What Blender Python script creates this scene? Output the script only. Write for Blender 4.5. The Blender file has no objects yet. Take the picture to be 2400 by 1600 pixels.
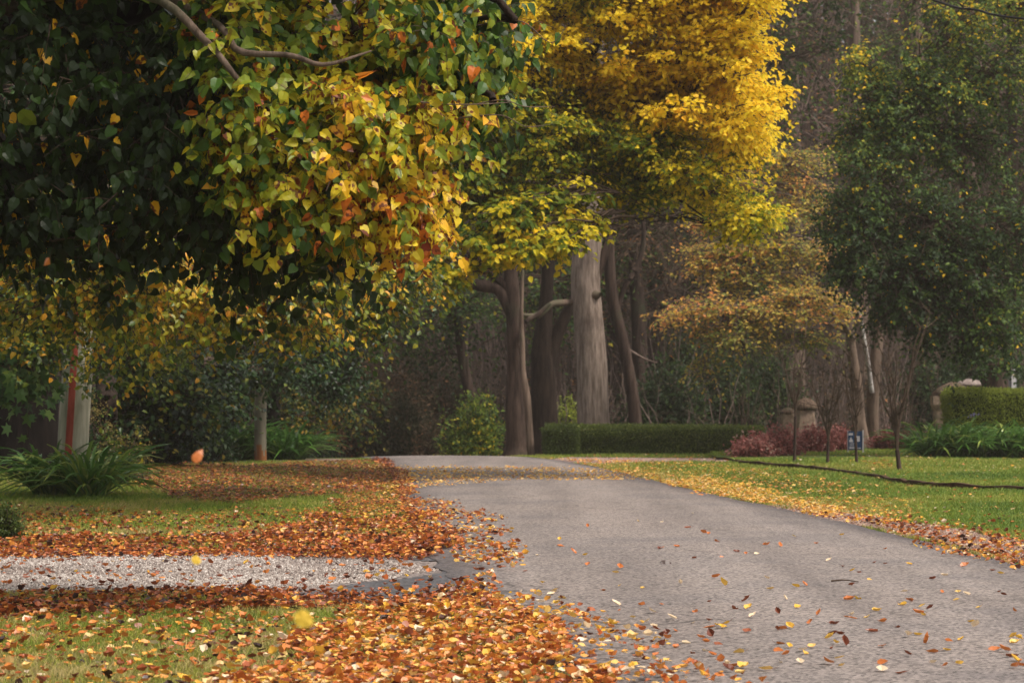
import bpy, math
import numpy as np
from mathutils import Vector
R = math.radians
scene = bpy.context.scene
COL = scene.collection
F = 6667.0            # focal length in photo pixels (100 mm lens on a 36 mm sensor, 2400 px wide)
CAMH, HOR = 1.2, 917.0

# ------------------------------------------------------------------ camera, sky, sun, exposure
cam_d = bpy.data.cameras.new("camera")
cam_d.lens = 100.0; cam_d.sensor_width = 36.0; cam_d.sensor_fit = 'HORIZONTAL'
cam_d.shift_y = (HOR - 800.0) / 2400.0
cam_d.clip_start = 0.1; cam_d.clip_end = 1200
cam_d.dof.use_dof = True; cam_d.dof.focus_distance = 18.0; cam_d.dof.aperture_fstop = 7.5
cam = bpy.data.objects.new("camera", cam_d); COL.objects.link(cam)
cam.location = (0, 0, CAMH); cam.rotation_euler = (R(90), 0, 0)
scene.camera = cam

SUN_EL, SUN_AZ = 55.0, 116.0      # azimuth clockwise from +Y (the viewing direction): behind the camera, to the right
world = bpy.data.worlds.new("World"); scene.world = world; world.use_nodes = True
wn, wl = world.node_tree.nodes, world.node_tree.links
wn.clear()
sky = wn.new('ShaderNodeTexSky'); sky.sky_type = 'NISHITA'; sky.sun_disc = False
sky.sun_elevation = R(SUN_EL); sky.sun_rotation = R(SUN_AZ); sky.dust_density = 4.0; sky.air_density = 1.0
hs = wn.new('ShaderNodeHueSaturation'); hs.inputs['Saturation'].default_value = 0.10
bg = wn.new('ShaderNodeBackground'); bg.inputs['Strength'].default_value = 0.08
wo = wn.new('ShaderNodeOutputWorld')
wl.new(sky.outputs[0], hs.inputs['Color']); wl.new(hs.outputs[0], bg.inputs['Color']); wl.new(bg.outputs[0], wo.inputs[0])

sun_d = bpy.data.lights.new("sun", 'SUN'); sun_d.energy = 1.5; sun_d.angle = R(14); sun_d.color = (1.0, 0.91, 0.79)
sun = bpy.data.objects.new("sun", sun_d); COL.objects.link(sun)
_d = Vector((math.sin(R(SUN_AZ)) * math.cos(R(SUN_EL)), math.cos(R(SUN_AZ)) * math.cos(R(SUN_EL)), math.sin(R(SUN_EL))))
sun.rotation_euler = _d.to_track_quat('Z', 'Y').to_euler()
scene.view_settings.view_transform = 'Standard'; scene.view_settings.look = 'None'
scene.view_settings.exposure = 1.2; scene.view_settings.gamma = 1.0
scene.cycles.use_denoising = True
scene.cycles.max_bounces = 6; scene.cycles.diffuse_bounces = 3; scene.cycles.glossy_bounces = 1
scene.cycles.transmission_bounces = 3; scene.cycles.volume_bounces = 0; scene.cycles.transparent_max_bounces = 8
scene.cycles.sample_clamp_indirect = 4.0

# ------------------------------------------------------------------ small helpers
def sstep(a, b, x):
    t = np.clip((np.asarray(x, float) - a) / (b - a), 0, 1); return t * t * (3 - 2 * t)
def P(px, py, d):
    return np.array([(px - 1200.0) / F * d, d, CAMH - (py - HOR) / F * d])
def G(px, py):
    d = CAMH * F / (py - HOR); return np.array([(px - 1200.0) / F * d, d, 0.0])
def gh(x, y):
    """height of the ground"""
    x = np.asarray(x, float); y = np.asarray(y, float)
    dip = sstep(51, 72, y) * 1.5 * (1 - sstep(-1.0, 1.5, x - (y - 50) * 0.02)) * (1 - sstep(-14, -9, -np.abs(x + 2) ) * 0 )
    far = np.clip(y - 78, 0, 110)
    hill = 0.20 * far * sstep(78, 100, y) + 0.02 * far * sstep(-10, 20, x)
    bump = 0.03 * np.sin(x * 0.9 + y * 0.31) * sstep(22, 34, np.abs(x) * 6)
    und = 0.10 * sstep(-1.6, -3.6, x) * np.exp(-((y - 36) / 7.0) ** 2)
    return -dip + hill + bump * 0.5 + und
def nrm(a):
    a = np.asarray(a, float); return a / (np.linalg.norm(a, axis=-1, keepdims=True) + 1e-9)
def vnoise(x, y, s=1.0, seed=0):
    """smooth 2-D value noise 0..1"""
    x = np.asarray(x, float) * s + seed * 17.3; y = np.asarray(y, float) * s + seed * 9.1
    xi, yi = np.floor(x), np.floor(y); fx, fy = x - xi, y - yi
    fx = fx * fx * (3 - 2 * fx); fy = fy * fy * (3 - 2 * fy)
    h = lambda a, b: np.modf(np.abs(np.sin(a * 127.1 + b * 311.7 + seed * 7.7) * 43758.5453))[0]
    return (h(xi, yi) * (1 - fx) + h(xi + 1, yi) * fx) * (1 - fy) + (h(xi, yi + 1) * (1 - fx) + h(xi + 1, yi + 1) * fx) * fy
def fbm(x, y, s=1.0, seed=0):
    return (vnoise(x, y, s, seed) * 0.55 + vnoise(x, y, s * 2.1, seed + 1) * 0.3 + vnoise(x, y, s * 4.3, seed + 2) * 0.15)
def inpoly(x, y, poly):
    x = np.asarray(x); y = np.asarray(y); ins = np.zeros(x.shape, bool); n = len(poly)
    for i in range(n):
        x1, y1 = poly[i]; x2, y2 = poly[(i + 1) % n]
        if y1 == y2: continue
        c = ((y1 > y) != (y2 > y)) & (x < (x2 - x1) * (y - y1) / (y2 - y1) + x1); ins ^= c
    return ins
def smooth_curve(pts, n):
    """Catmull-Rom through pts, n samples"""
    p = np.asarray(pts, float); q = np.vstack([2 * p[0] - p[1], p, 2 * p[-1] - p[-2]])
    t = np.linspace(0, len(p) - 1 - 1e-6, n); i = t.astype(int); f = (t - i)[:, None]
    a, b, c, d = q[i], q[i + 1], q[i + 2], q[i + 3]
    return 0.5 * (2 * b + (c - a) * f + (2 * a - 5 * b + 4 * c - d) * f ** 2 + (3 * b - a - 3 * c + d) * f ** 3)

class MB:
    """collects faces and links them as one mesh object"""
    def __init__(s): s.v = []; s.f = []; s.a = []; s.n = 0; s.mats = []
    def mat(s, m):
        if m not in s.mats: s.mats.append(m)
        return s.mats.index(m)
    def add(s, verts, faces, m, attr=None, smooth=False):
        verts = np.asarray(verts, np.float32).reshape(-1, 3)
        k = s.mat(m)
        if isinstance(faces, np.ndarray): groups = [faces]
        else:
            d = {}
            for f in faces: d.setdefault(len(f), []).append(f)
            groups = [np.array(x) for x in d.values()]
        for g in groups: s.f.append((g + s.n, k, smooth))
        s.v.append(verts); s.n += len(verts)
        s.a.append(np.full(len(verts), 0.5, np.float32) if attr is None else np.asarray(attr, np.float32).reshape(-1))
    def build(s, name, parent=None, loc=None):
        me = bpy.data.meshes.new(name)
        v = np.concatenate(s.v)
        if loc is not None: v = v - np.asarray(loc, np.float32)
        me.vertices.add(len(v)); me.vertices.foreach_set('co', v.ravel())
        lt = np.concatenate([np.full(len(g), g.shape[1], np.int32) for g, _, _ in s.f])
        li = np.concatenate([g.ravel() for g, _, _ in s.f]).astype(np.int32)
        me.loops.add(len(li)); me.loops.foreach_set('vertex_index', li)
        me.polygons.add(len(lt)); me.polygons.foreach_set('loop_start', np.concatenate([[0], np.cumsum(lt)[:-1]]).astype(np.int32))
        me.polygons.foreach_set('material_index', np.concatenate([np.full(len(g), k, np.int32) for g, k, _ in s.f]))
        me.polygons.foreach_set('use_smooth', np.concatenate([np.full(len(g), sm, bool) for g, _, sm in s.f]))
        for m in s.mats: me.materials.append(m)
        at = me.attributes.new('v', 'FLOAT', 'POINT'); at.data.foreach_set('value', np.concatenate(s.a))
        me.update(calc_edges=True); me.validate()
        o = bpy.data.objects.new(name, me); COL.objects.link(o)
        if parent is not None: o.parent = parent
        elif loc is not None: o.location = tuple(float(c) for c in loc)
        return o
def tag(o, label=None, cat=None, group=None, kind=None):
    if label: o['label'] = label
    if cat: o['category'] = cat
    if group: o['group'] = group
    if kind: o['kind'] = kind
    return o
def thing(name, label, cat, loc=(0, 0, 0), group=None):
    o = bpy.data.objects.new(name, None); o.empty_display_size = 0.2; COL.objects.link(o)
    o.location = tuple(float(c) for c in loc)
    return tag(o, label, cat, group)
def copy_tree(o, parent=None):
    c = o.copy(); COL.objects.link(c); c.parent = parent
    for ch in [q for q in bpy.data.objects if q.parent == o]:
        copy_tree(ch, c)
    return c

# geometry generators ------------------------------------------------------------
def tubes(paths, radii, k=5):
    """paths (M,n,3), radii (M,n) -> verts, quads"""
    paths = np.asarray(paths, float); M, n, _ = paths.shape
    radii = np.broadcast_to(np.asarray(radii, float), (M, n))
    T = np.gradient(paths, axis=1); T = nrm(T)
    ref = np.where(np.abs(T[..., 2:3]) > 0.85, np.array([1.0, 0, 0]), np.array([0, 0, 1.0]))
    A = nrm(np.cross(T, ref)); B = np.cross(T, A)
    ang = np.linspace(0, 2 * np.pi, k, endpoint=False)
    V = paths[:, :, None, :] + radii[:, :, None, None] * (np.cos(ang)[None, None, :, None] * A[:, :, None, :] + np.sin(ang)[None, None, :, None] * B[:, :, None, :])
    idx = np.arange(M * n * k).reshape(M, n, k); r = np.roll(idx, -1, axis=2)
    Q = np.stack([idx[:, :-1], r[:, :-1], r[:, 1:], idx[:, 1:]], -1).reshape(-1, 4)
    return V.reshape(-1, 3), Q
def trunk_tube(pts, rad, rng, n=24, k=14, rough=0.06, flare=1.5, flare_h=0.5):
    """one gnarled trunk: noise on the section, flare at the foot"""
    c = smooth_curve(pts, n); t = np.linspace(0, 1, n); r = np.interp(t, np.linspace(0, 1, len(rad)), rad)
    hgt = c[:, 2] - c[0, 2]
    r = r * (1 + (flare - 1) * np.exp(-np.clip(hgt, 0, None) / max(flare_h * 0.4, 1e-3)))
    V, Q = tubes(c[None], r[None], k)
    V = V.reshape(n, k, 3)
    ph = rng.uniform(0, 6.28, 6); ang = np.linspace(0, 2 * np.pi, k, endpoint=False)
    hh = hgt[:, None]
    dn = sum(np.sin(ang[None] * (i + 2) + hh * (0.6 + 0.5 * i) + ph[i]) for i in range(5)) / 5 + rng.normal(0, 0.25, (n, k))
    V = c[:, None] + (V - c[:, None]) * (1 + rough * dn[..., None])
    return V.reshape(-1, 3), Q
LEAF = {  # u along the leaf, v across, w up
 'heart': ([(0,0,0),(.35,0,-.02),(.7,0,-.07),(1.02,0,-.2),(-.08,.24,.05),(.2,.46,.07),(.62,.33,.0),(-.08,-.24,.05),(.2,-.46,.07),(.62,-.33,.0)],
           [(0,1,5,4),(1,2,6,5),(2,3,6),(0,7,8,1),(1,8,9,2),(2,9,3)]),
 'ovate': ([(0,0,0),(.35,0,-.03),(.7,0,-.10),(1.05,0,-.26),(.0,.17,.04),(.28,.36,.08),(.66,.27,-.03),(.0,-.17,.04),(.28,-.36,.04),(.66,-.27,-.08)],
           [(0,1,5,4),(1,2,6,5),(2,3,6),(0,7,8,1),(1,8,9,2),(2,9,3)]),
 'folded': ([(0,0,0),(.35,0,-.03),(.7,0,-.12),(1.0,0,-.3),(.0,.12,.12),(.3,.2,.26),(.66,.16,.1),(.0,-.12,.10),(.3,-.2,.24),(.66,-.16,.06)],
           [(0,1,5,4),(1,2,6,5),(2,3,6),(0,7,8,1),(1,8,9,2),(2,9,3)]),
 'oval': ([(0,0,0),(.45,.3,.06),(1,0,-.06),(.45,-.3,.06)], [(0,2,1),(0,3,2)]),
 'hex': ([(0,0,0),(.3,.33,.07),(.75,.25,.03),(1,0,-.1),(.75,-.25,.03),(.3,-.33,.07),(.5,0,-.02)], [(0,6,1),(1,6,2),(2,6,3),(3,6,4),(4,6,5),(5,6,0)]),
 'curl': ([(0,0,.03),(.33,0,0),(.68,0,.02),(1,0,.16),(-.03,.2,.12),(.3,.4,.2),(.7,.28,.16),(-.03,-.2,.12),(.3,-.4,.1),(.7,-.28,.14)],
          [(0,1,5,4),(1,2,6,5),(2,3,6),(0,7,8,1),(1,8,9,2),(2,9,3)]),
 'maple': ([(.35,0,0)] + [((.42 + r * math.cos(a)), r * math.sin(a), -.1 * r) for a, r in
           [(math.pi, .42), (2.5, .3), (2.1, .52), (1.6, .26), (1.1, .6), (.6, .28), (0, .62), (-.6, .28), (-1.1, .6), (-1.6, .26), (-2.1, .52), (-2.5, .3)]],
           [(0, 1 + (i + 1) % 12, 1 + i) for i in range(12)]),
 'round': ([(.5, 0, .03)] + [(.5 + .5 * math.cos(a * math.pi / 8), .42 * math.sin(a * math.pi / 8) * (1 - .1 * math.cos(a * math.pi / 8)), -.04 * (a % 3)) for a in range(16)], [(0, 1 + i, 1 + (i + 1) % 16) for i in range(16)]),
 'tri': ([(0,-.12,0),(0,.12,0),(1,0,0)], [(0,1,2)]),
 'needle': ([(0,-.06,0),(.6,-.09,0),(1,0,0),(.6,.09,0)], [(0,1,2,3)]),
}
def leaves(mb, pos, ax, nr, size, tmpl, m, attr, bend=None):
    tv, tf = LEAF[tmpl]; tv = np.array(tv, float)
    X = nrm(ax); Y = nrm(np.cross(nr, X)); N = np.cross(X, Y)
    size = np.broadcast_to(size, (len(pos),))
    w = tv[:, 2][None] * (1.0 if bend is None else bend[:, None])
    V = pos[:, None] + size[:, None, None] * (tv[None, :, 0:1] * X[:, None] + tv[None, :, 1:2] * Y[:, None] + w[..., None] * N[:, None])
    M, K = len(pos), len(tv)
    fl = {}
    for f in tf: fl.setdefault(len(f), []).append(f)
    base = (np.arange(M) * K)[:, None, None]
    first = True
    for kk, fs in fl.items():
        g = (np.array(fs)[None] + base).reshape(-1, kk)
        if first: mb.add(V, g, m, np.repeat(attr, K)); off = mb.n - M * K; first = False
        else: mb.f.append((g + off, mb.mat(m), False))

# ------------------------------------------------------------------ materials
def newmat(name):
    m = bpy.data.materials.new(name); m.use_nodes = True; nt = m.node_tree; nt.nodes.clear()
    return m, nt.nodes, nt.links
def ramp(n, stops):
    r = n.new('ShaderNodeValToRGB'); e = r.color_ramp.elements
    while len(e) < len(stops): e.new(0.5)
    for i, (p, c) in enumerate(stops):
        e[i].position = p; e[i].color = (c[0], c[1], c[2], 1)
    return r
def leaf_mat(name, stops, rough=0.45, spec=0.35, trans=0.35, tcol=1.25, spots=0.0, spotcol=(.16, .04, .01)):
    m, n, l = newmat(name)
    at = n.new('ShaderNodeAttribute'); at.attribute_name = 'v'
    r = ramp(n, stops); l.new(at.outputs['Fac'], r.inputs[0]); col = r.outputs[0]
    if spots > 0:
        tc = n.new('ShaderNodeTexCoord'); no = n.new('ShaderNodeTexNoise'); no.inputs['Scale'].default_value = 26; no.inputs['Detail'].default_value = 2
        l.new(tc.outputs['Object'], no.inputs['Vector'])
        mr = n.new('ShaderNodeMapRange'); mr.inputs[1].default_value = 0.66 - spots * 0.1; mr.inputs[2].default_value = 0.72 - spots * 0.1
        l.new(no.outputs[0], mr.inputs[0])
        mx = n.new('ShaderNodeMix'); mx.data_type = 'RGBA'; mx.inputs[7].default_value = (*spotcol, 1)
        ml = n.new('ShaderNodeMath'); ml.operation = 'MULTIPLY'; l.new(mr.outputs[0], ml.inputs[0])
        m2 = n.new('ShaderNodeMapRange'); m2.inputs[1].default_value = 0.45; m2.inputs[2].default_value = 0.6; l.new(at.outputs['Fac'], m2.inputs[0]); l.new(m2.outputs[0], ml.inputs[1])
        l.new(ml.outputs[0], mx.inputs[0]); l.new(col, mx.inputs[6]); col = mx.outputs[2]
    b = n.new('ShaderNodeBsdfPrincipled'); b.inputs['Roughness'].default_value = rough; b.inputs['Specular IOR Level'].default_value = spec
    l.new(col, b.inputs['Base Color'])
    t = n.new('ShaderNodeBsdfTranslucent')
    g = n.new('ShaderNodeGamma'); g.inputs[1].default_value = 1.0 / tcol; l.new(col, g.inputs[0]); l.new(g.outputs[0], t.inputs['Color'])
    ms = n.new('ShaderNodeMixShader'); ms.inputs[0].default_value = trans
    l.new(b.outputs[0], ms.inputs[1]); l.new(t.outputs[0], ms.inputs[2])
    o = n.new('ShaderNodeOutputMaterial'); l.new(ms.outputs[0], o.inputs[0]); return m
def rough_mat(name, c1, c2, scale=(6, 6, 6), rough=0.9, bump=0.4, detail=6, c3=None, s3=1.5, spec=0.12, bdist=0.02, w3=(.55, .68)):
    """mottled surface: two colours by noise, a third in larger patches"""
    m, n, l = newmat(name)
    tc = n.new('ShaderNodeTexCoord'); mp = n.new('ShaderNodeMapping'); mp.inputs['Scale'].default_value = scale
    no = n.new('ShaderNodeTexNoise'); no.inputs['Scale'].default_value = 1; no.inputs['Detail'].default_value = detail; no.inputs['Roughness'].default_value = 0.65
    l.new(tc.outputs['Object'], mp.inputs[0]); l.new(mp.outputs[0], no.inputs['Vector'])
    r = ramp(n, [(0.36, c1), (0.66, c2)]); l.new(no.outputs[0], r.inputs[0]); col = r.outputs[0]
    if c3:
        n3 = n.new('ShaderNodeTexNoise'); n3.inputs['Scale'].default_value = s3; n3.inputs['Detail'].default_value = 4
        l.new(tc.outputs['Object'], n3.inputs['Vector'])
        mr = n.new('ShaderNodeMapRange'); mr.inputs[1].default_value = w3[0]; mr.inputs[2].default_value = w3[1]; l.new(n3.outputs[0], mr.inputs[0])
        mx = n.new('ShaderNodeMix'); mx.data_type = 'RGBA'; l.new(mr.outputs[0], mx.inputs[0]); l.new(col, mx.inputs[6]); mx.inputs[7].default_value = (*c3, 1); col = mx.outputs[2]
    b = n.new('ShaderNodeBsdfPrincipled'); b.inputs['Roughness'].default_value = rough; b.inputs['Specular IOR Level'].default_value = spec
    l.new(col, b.inputs['Base Color'])
    bp = n.new('ShaderNodeBump'); bp.inputs['Strength'].default_value = bump; bp.inputs['Distance'].default_value = bdist
    l.new(no.outputs[0], bp.inputs['Height']); l.new(bp.outputs[0], b.inputs['Normal'])
    o = n.new('ShaderNodeOutputMaterial'); l.new(b.outputs[0], o.inputs[0]); return m

M_bark_dark = rough_mat('bark_dark', (.012, .008, .006), (.042, .028, .021), (14, 14, 2.2), bump=0.7, bdist=.03)
M_bark_black = rough_mat('bark_black', (.004, .003, .0025), (.014, .010, .008), (14, 14, 2.2), bump=0.7, bdist=.03, spec=.1)
M_bark_brown = rough_mat('bark_brown', (.022, .014, .011), (.088, .058, .045), (11, 11, 1.6), bump=0.8, bdist=.04, c3=(.05, .055, .03), s3=.8)
M_bark_pale = rough_mat('bark_pale', (.12, .088, .070), (.33, .255, .21), (15, 15, 2.2), bump=0.8, bdist=.04, c3=(.09, .065, .055), s3=.9)
M_bark_mid = rough_mat('bark_mid', (.07, .048, .036), (.20, .14, .105), (12, 12, 1.6), bump=0.7, bdist=.03, c3=(.10, .10, .06), s3=1.0)
M_bark_birch = rough_mat('bark_birch', (.16, .14, .13), (.5, .46, .43), (10, 10, 5), bump=0.3, c3=(.10, .08, .07), s3=3)
M_twig = rough_mat('twig', (.045, .03, .022), (.11, .075, .055), (20, 20, 20), bump=0.2)
M_twig_pale = rough_mat('twig_pale', (.10, .068, .055), (.22, .16, .135), (9, 9, 9), bump=0.2)
M_soil = rough_mat('soil', (.018, .012, .008), (.05, .033, .022), (9, 9, 9))
DG0, MG, LG, YG, YE, AM, OR, RU, BR = (.010, .024, .010), (.026, .06, .012), (.075, .15, .018), (.27, .28, .018), (.62, .40, .022), (.62, .27, .02), (.48, .14, .02), (.25, .055, .015), (.09, .035, .014)
M_leaf_near = leaf_mat('leaf_heart', [(0, (.013, .025, .007)), (.22, (.025, .047, .011)), (.38, (.06, .13, .018)), (.52, (.26, .30, .02)), (.64, (.66, .52, .025)), (.80, (.82, .44, .02)), (.92, (.62, .16, .02)), (1, (.28, .05, .02))], rough=.4, spec=.24, spots=1.1)
M_leaf_mid = leaf_mat('leaf_mid', [(0, (.012, .028, .009)), (.28, (.04, .085, .012)), (.48, (.16, .21, .014)), (.66, (.50, .38, .018)), (.84, (.70, .34, .018)), (1, (.45, .12, .015))], rough=.4, spec=.4)
M_leaf_yellow = leaf_mat('leaf_yellow', [(0, (.03, .06, .008)), (.22, (.075, .13, .012)), (.42, (.24, .27, .015)), (.58, (.76, .58, .02)), (.78, (.98, .71, .03)), (1, (.95, .48, .02))], rough=.5, spec=.2, trans=.5)
M_leaf_maple = leaf_mat('leaf_maple', [(0, (.02, .055, .018)), (.6, (.06, .14, .035)), (1, (.12, .2, .04))], rough=.45, spec=.45)
M_leaf_ever = leaf_mat('leaf_evergreen', [(0, (.005, .014, .004)), (.5, (.014, .040, .008)), (.8, (.04, .085, .014)), (1, (.13, .16, .025))], rough=.38, spec=.3, trans=.2)
M_leaf_green = leaf_mat('leaf_green', [(0, (.010, .022, .007)), (.35, (.024, .05, .012)), (.55, (.055, .10, .018)), (.72, (.13, .19, .026)), (.9, (.34, .32, .03)), (1, (.8, .5, .02))], rough=.5, spec=.2)
M_leaf_orange = leaf_mat('leaf_orange', [(0, (.05, .09, .025)), (.35, (.20, .24, .045)), (.6, (.56, .42, .07)), (.82, (.72, .38, .07)), (1, (.66, .24, .07))], rough=.55, spec=.25, trans=.4)
M_leaf_wood = leaf_mat('leaf_wood', [(0, (.016, .020, .009)), (.35, (.045, .042, .021)), (.6, (.095, .064, .038)), (.85, (.17, .095, .055)), (1, (.34, .15, .06))], rough=.7, spec=.08)
M_leaf_red = leaf_mat('leaf_red', [(0, (.07, .018, .014)), (.5, (.24, .06, .05)), (.85, (.42, .16, .13)), (1, (.5, .34, .27))], rough=.45, spec=.35)
M_strap = leaf_mat('leaf_strap', [(0, (.012, .038, .008)), (.5, (.04, .115, .015)), (.85, (.11, .24, .035)), (1, (.3, .36, .06))], rough=.28, spec=.6, trans=.25)
M_hedge = leaf_mat('leaf_hedge', [(0, (.022, .036, .008)), (.5, (.07, .10, .015)), (.85, (.17, .20, .025)), (1, (.3, .3, .035))], rough=.5, spec=.3)
M_hedge_brightened = leaf_mat('leaf_hedge_brightened', [(0, (.08, .11, .012)), (.5, (.24, .29, .03)), (.85, (.38, .43, .045)), (1, (.5, .5, .07))], rough=.5, spec=.3)  # hedge palette brightened to offset the tree's shade on the clipped hedge
M_litter = leaf_mat('leaf_fallen', [(0, (.04, .014, .009)), (.18, (.16, .037, .014)), (.38, (.44, .105, .022)), (.56, (.64, .22, .045)), (.74, (.76, .44, .045)), (.88, (.74, .50, .22)), (1, (.76, .60, .42))], rough=.4, spec=.4, trans=.15)
M_flower = leaf_mat('leaf_flowerhead', [(0, (.06, .05, .015)), (.6, (.2, .15, .04)), (1, (.3, .22, .07))], rough=.6, spec=.2)
M_grass = leaf_mat('grass_blade', [(0, (.04, .075, .010)), (.35, (.11, .19, .02)), (.6, (.22, .28, .028)), (.8, (.36, .32, .06)), (1, (.50, .38, .15))], rough=.5, spec=.3, trans=.3)
M_drift = leaf_mat('leaf_drifting', [(0, (.94, .56, .06)), (1, (.96, .62, .08))], rough=.5, trans=.3, tcol=1.0)
M_core = rough_mat('hedge_core', (.02, .03, .008), (.045, .06, .014), (20, 20, 20))

def ground_mat():
    m, n, l = newmat('ground')
    tc = n.new('ShaderNodeTexCoord')
    a = n.new('ShaderNodeTexNoise'); a.inputs['Scale'].default_value = 1.1; a.inputs['Detail'].default_value = 5
    b_ = n.new('ShaderNodeTexNoise'); b_.inputs['Scale'].default_value = 38; b_.inputs['Detail'].default_value = 4
    l.new(tc.outputs['Object'], a.inputs[0]); l.new(tc.outputs['Object'], b_.inputs[0])
    r1 = ramp(n, [(.34, (.05, .085, .015)), (.52, (.09, .12, .02)), (.68, (.13, .115, .035))]); l.new(a.outputs[0], r1.inputs[0])
    r2 = ramp(n, [(.3, (.35, .35, .35)), (.7, (1.35, 1.3, 1.2))]); l.new(b_.outputs[0], r2.inputs[0])
    mu = n.new('ShaderNodeMix'); mu.data_type = 'RGBA'; mu.blend_type = 'MULTIPLY'; mu.inputs[0].default_value = 1
    l.new(r1.outputs[0], mu.inputs[6]); l.new(r2.outputs[0], mu.inputs[7])
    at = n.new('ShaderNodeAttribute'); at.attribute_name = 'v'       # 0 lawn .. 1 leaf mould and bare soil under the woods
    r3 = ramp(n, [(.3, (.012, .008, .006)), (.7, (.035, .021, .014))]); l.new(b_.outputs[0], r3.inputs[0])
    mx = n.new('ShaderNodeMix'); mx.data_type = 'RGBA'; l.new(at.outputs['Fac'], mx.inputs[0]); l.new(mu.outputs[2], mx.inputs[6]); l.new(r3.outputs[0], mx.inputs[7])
    b = n.new('ShaderNodeBsdfPrincipled'); b.inputs['Roughness'].default_value = .95; b.inputs['Specular IOR Level'].default_value = .15
    l.new(mx.outputs[2], b.inputs['Base Color'])
    bp = n.new('ShaderNodeBump'); bp.inputs['Strength'].default_value = .6; bp.inputs['Distance'].default_value = .03; l.new(b_.outputs[0], bp.inputs['Height']); l.new(bp.outputs[0], b.inputs['Normal'])
    o = n.new('ShaderNodeOutputMaterial'); l.new(b.outputs[0], o.inputs[0]); return m
def asphalt_mat(name, base, chip_scale=85, patch=None, wet=0.0):
    m, n, l = newmat(name)
    tc = n.new('ShaderNodeTexCoord')
    v = n.new('ShaderNodeTexVoronoi'); v.inputs['Scale'].default_value = chip_scale; v.inputs['Randomness'].default_value = 1
    no = n.new('ShaderNodeTexNoise'); no.inputs['Scale'].default_value = 0.55; no.inputs['Detail'].default_value = 6; no.inputs['Roughness'].default_value = .6
    fi = n.new('ShaderNodeTexNoise'); fi.inputs['Scale'].default_value = 45; fi.inputs['Detail'].default_value = 5; fi.inputs['Roughness'].default_value = .8
    for x in (v, no, fi): l.new(tc.outputs['Object'], x.inputs['Vector'])
    bw = n.new('ShaderNodeRGBToBW'); l.new(v.outputs['Color'], bw.inputs[0])
    r0 = ramp(n, [(.14, tuple(c * .22 for c in base)), (.42, tuple(c * .85 for c in base)), (.9, tuple(c * 1.4 for c in base))]); l.new(bw.outputs[0], r0.inputs[0])
    r1 = ramp(n, [(.30, (.62, .62, .66)), (.42, (.88, .87, .88)), (.62, (1.1, 1.06, 1.03))]); l.new(no.outputs[0], r1.inputs[0])
    r2 = ramp(n, [(.36, (.62, .62, .62)), (.55, (1.05, 1.05, 1.05))]); l.new(fi.outputs[0], r2.inputs[0])
    a = n.new('ShaderNodeMix'); a.data_type = 'RGBA'; a.blend_type = 'MULTIPLY'; a.inputs[0].default_value = 1; l.new(r0.outputs[0], a.inputs[6]); l.new(r1.outputs[0], a.inputs[7])
    b2 = n.new('ShaderNodeMix'); b2.data_type = 'RGBA'; b2.blend_type = 'MULTIPLY'; b2.inputs[0].default_value = .8; l.new(a.outputs[2], b2.inputs[6]); l.new(r2.outputs[0], b2.inputs[7])
    col = b2.outputs[2]
    mpw = n.new('ShaderNodeMapping'); mpw.inputs['Scale'].default_value = (1.5, .09, 1); nw = n.new('ShaderNodeTexNoise'); nw.inputs['Scale'].default_value = 1; nw.inputs['Detail'].default_value = 3
    l.new(tc.outputs['Object'], mpw.inputs[0]); l.new(mpw.outputs[0], nw.inputs['Vector']); rw = ramp(n, [(.36, (.80, .79, .79)), (.6, (1.08, 1.07, 1.06))]); l.new(nw.outputs[0], rw.inputs[0])
    mw = n.new('ShaderNodeMix'); mw.data_type = 'RGBA'; mw.blend_type = 'MULTIPLY'; mw.inputs[0].default_value = 1; l.new(col, mw.inputs[6]); l.new(rw.outputs[0], mw.inputs[7])
    wv = n.new('ShaderNodeTexNoise'); wv.inputs['Scale'].default_value = 1.6; wv.inputs['Detail'].default_value = 5; l.new(tc.outputs['Object'], wv.inputs['Vector'])
    va = n.new('ShaderNodeVectorMath'); va.operation = 'MULTIPLY_ADD'; l.new(wv.outputs['Color'], va.inputs[0]); va.inputs[1].default_value = (.9, .9, .9); l.new(tc.outputs['Object'], va.inputs[2])
    vc = n.new('ShaderNodeTexVoronoi'); vc.feature = 'DISTANCE_TO_EDGE'; vc.inputs['Scale'].default_value = .42; l.new(va.outputs[0], vc.inputs['Vector'])
    rc = ramp(n, [(.004, (.45, .45, .45)), (.011, (1, 1, 1))]); l.new(vc.outputs['Distance'], rc.inputs[0])
    gate_ = n.new('ShaderNodeMapRange'); gate_.inputs[1].default_value = .50; gate_.inputs[2].default_value = .60; l.new(no.outputs[0], gate_.inputs[0])
    mc = n.new('ShaderNodeMix'); mc.data_type = 'RGBA'; mc.blend_type = 'MULTIPLY'; l.new(gate_.outputs[0], mc.inputs[0]); l.new(mw.outputs[2], mc.inputs[6]); l.new(rc.outputs[0], mc.inputs[7])
    col = mc.outputs[2]
    at = n.new('ShaderNodeAttribute'); at.attribute_name = 'v'          # 1 at the crumbling edge, darkened for both damp and shade
    mx = n.new('ShaderNodeMix'); mx.data_type = 'RGBA'; mx.blend_type = 'MULTIPLY'
    ad = n.new('ShaderNodeMath'); ad.operation = 'MULTIPLY_ADD'; l.new(no.outputs[0], ad.inputs[0]); ad.inputs[1].default_value = 1.2; ad.inputs[2].default_value = -.6
    ad2 = n.new('ShaderNodeMath'); ad2.operation = 'ADD'; ad2.use_clamp = True; l.new(ad.outputs[0], ad2.inputs[0]); l.new(at.outputs['Fac'], ad2.inputs[1])
    l.new(ad2.outputs[0], mx.inputs[0]); l.new(col, mx.inputs[6]); mx.inputs[7].default_value = (.36, .36, .42, 1)
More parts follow.
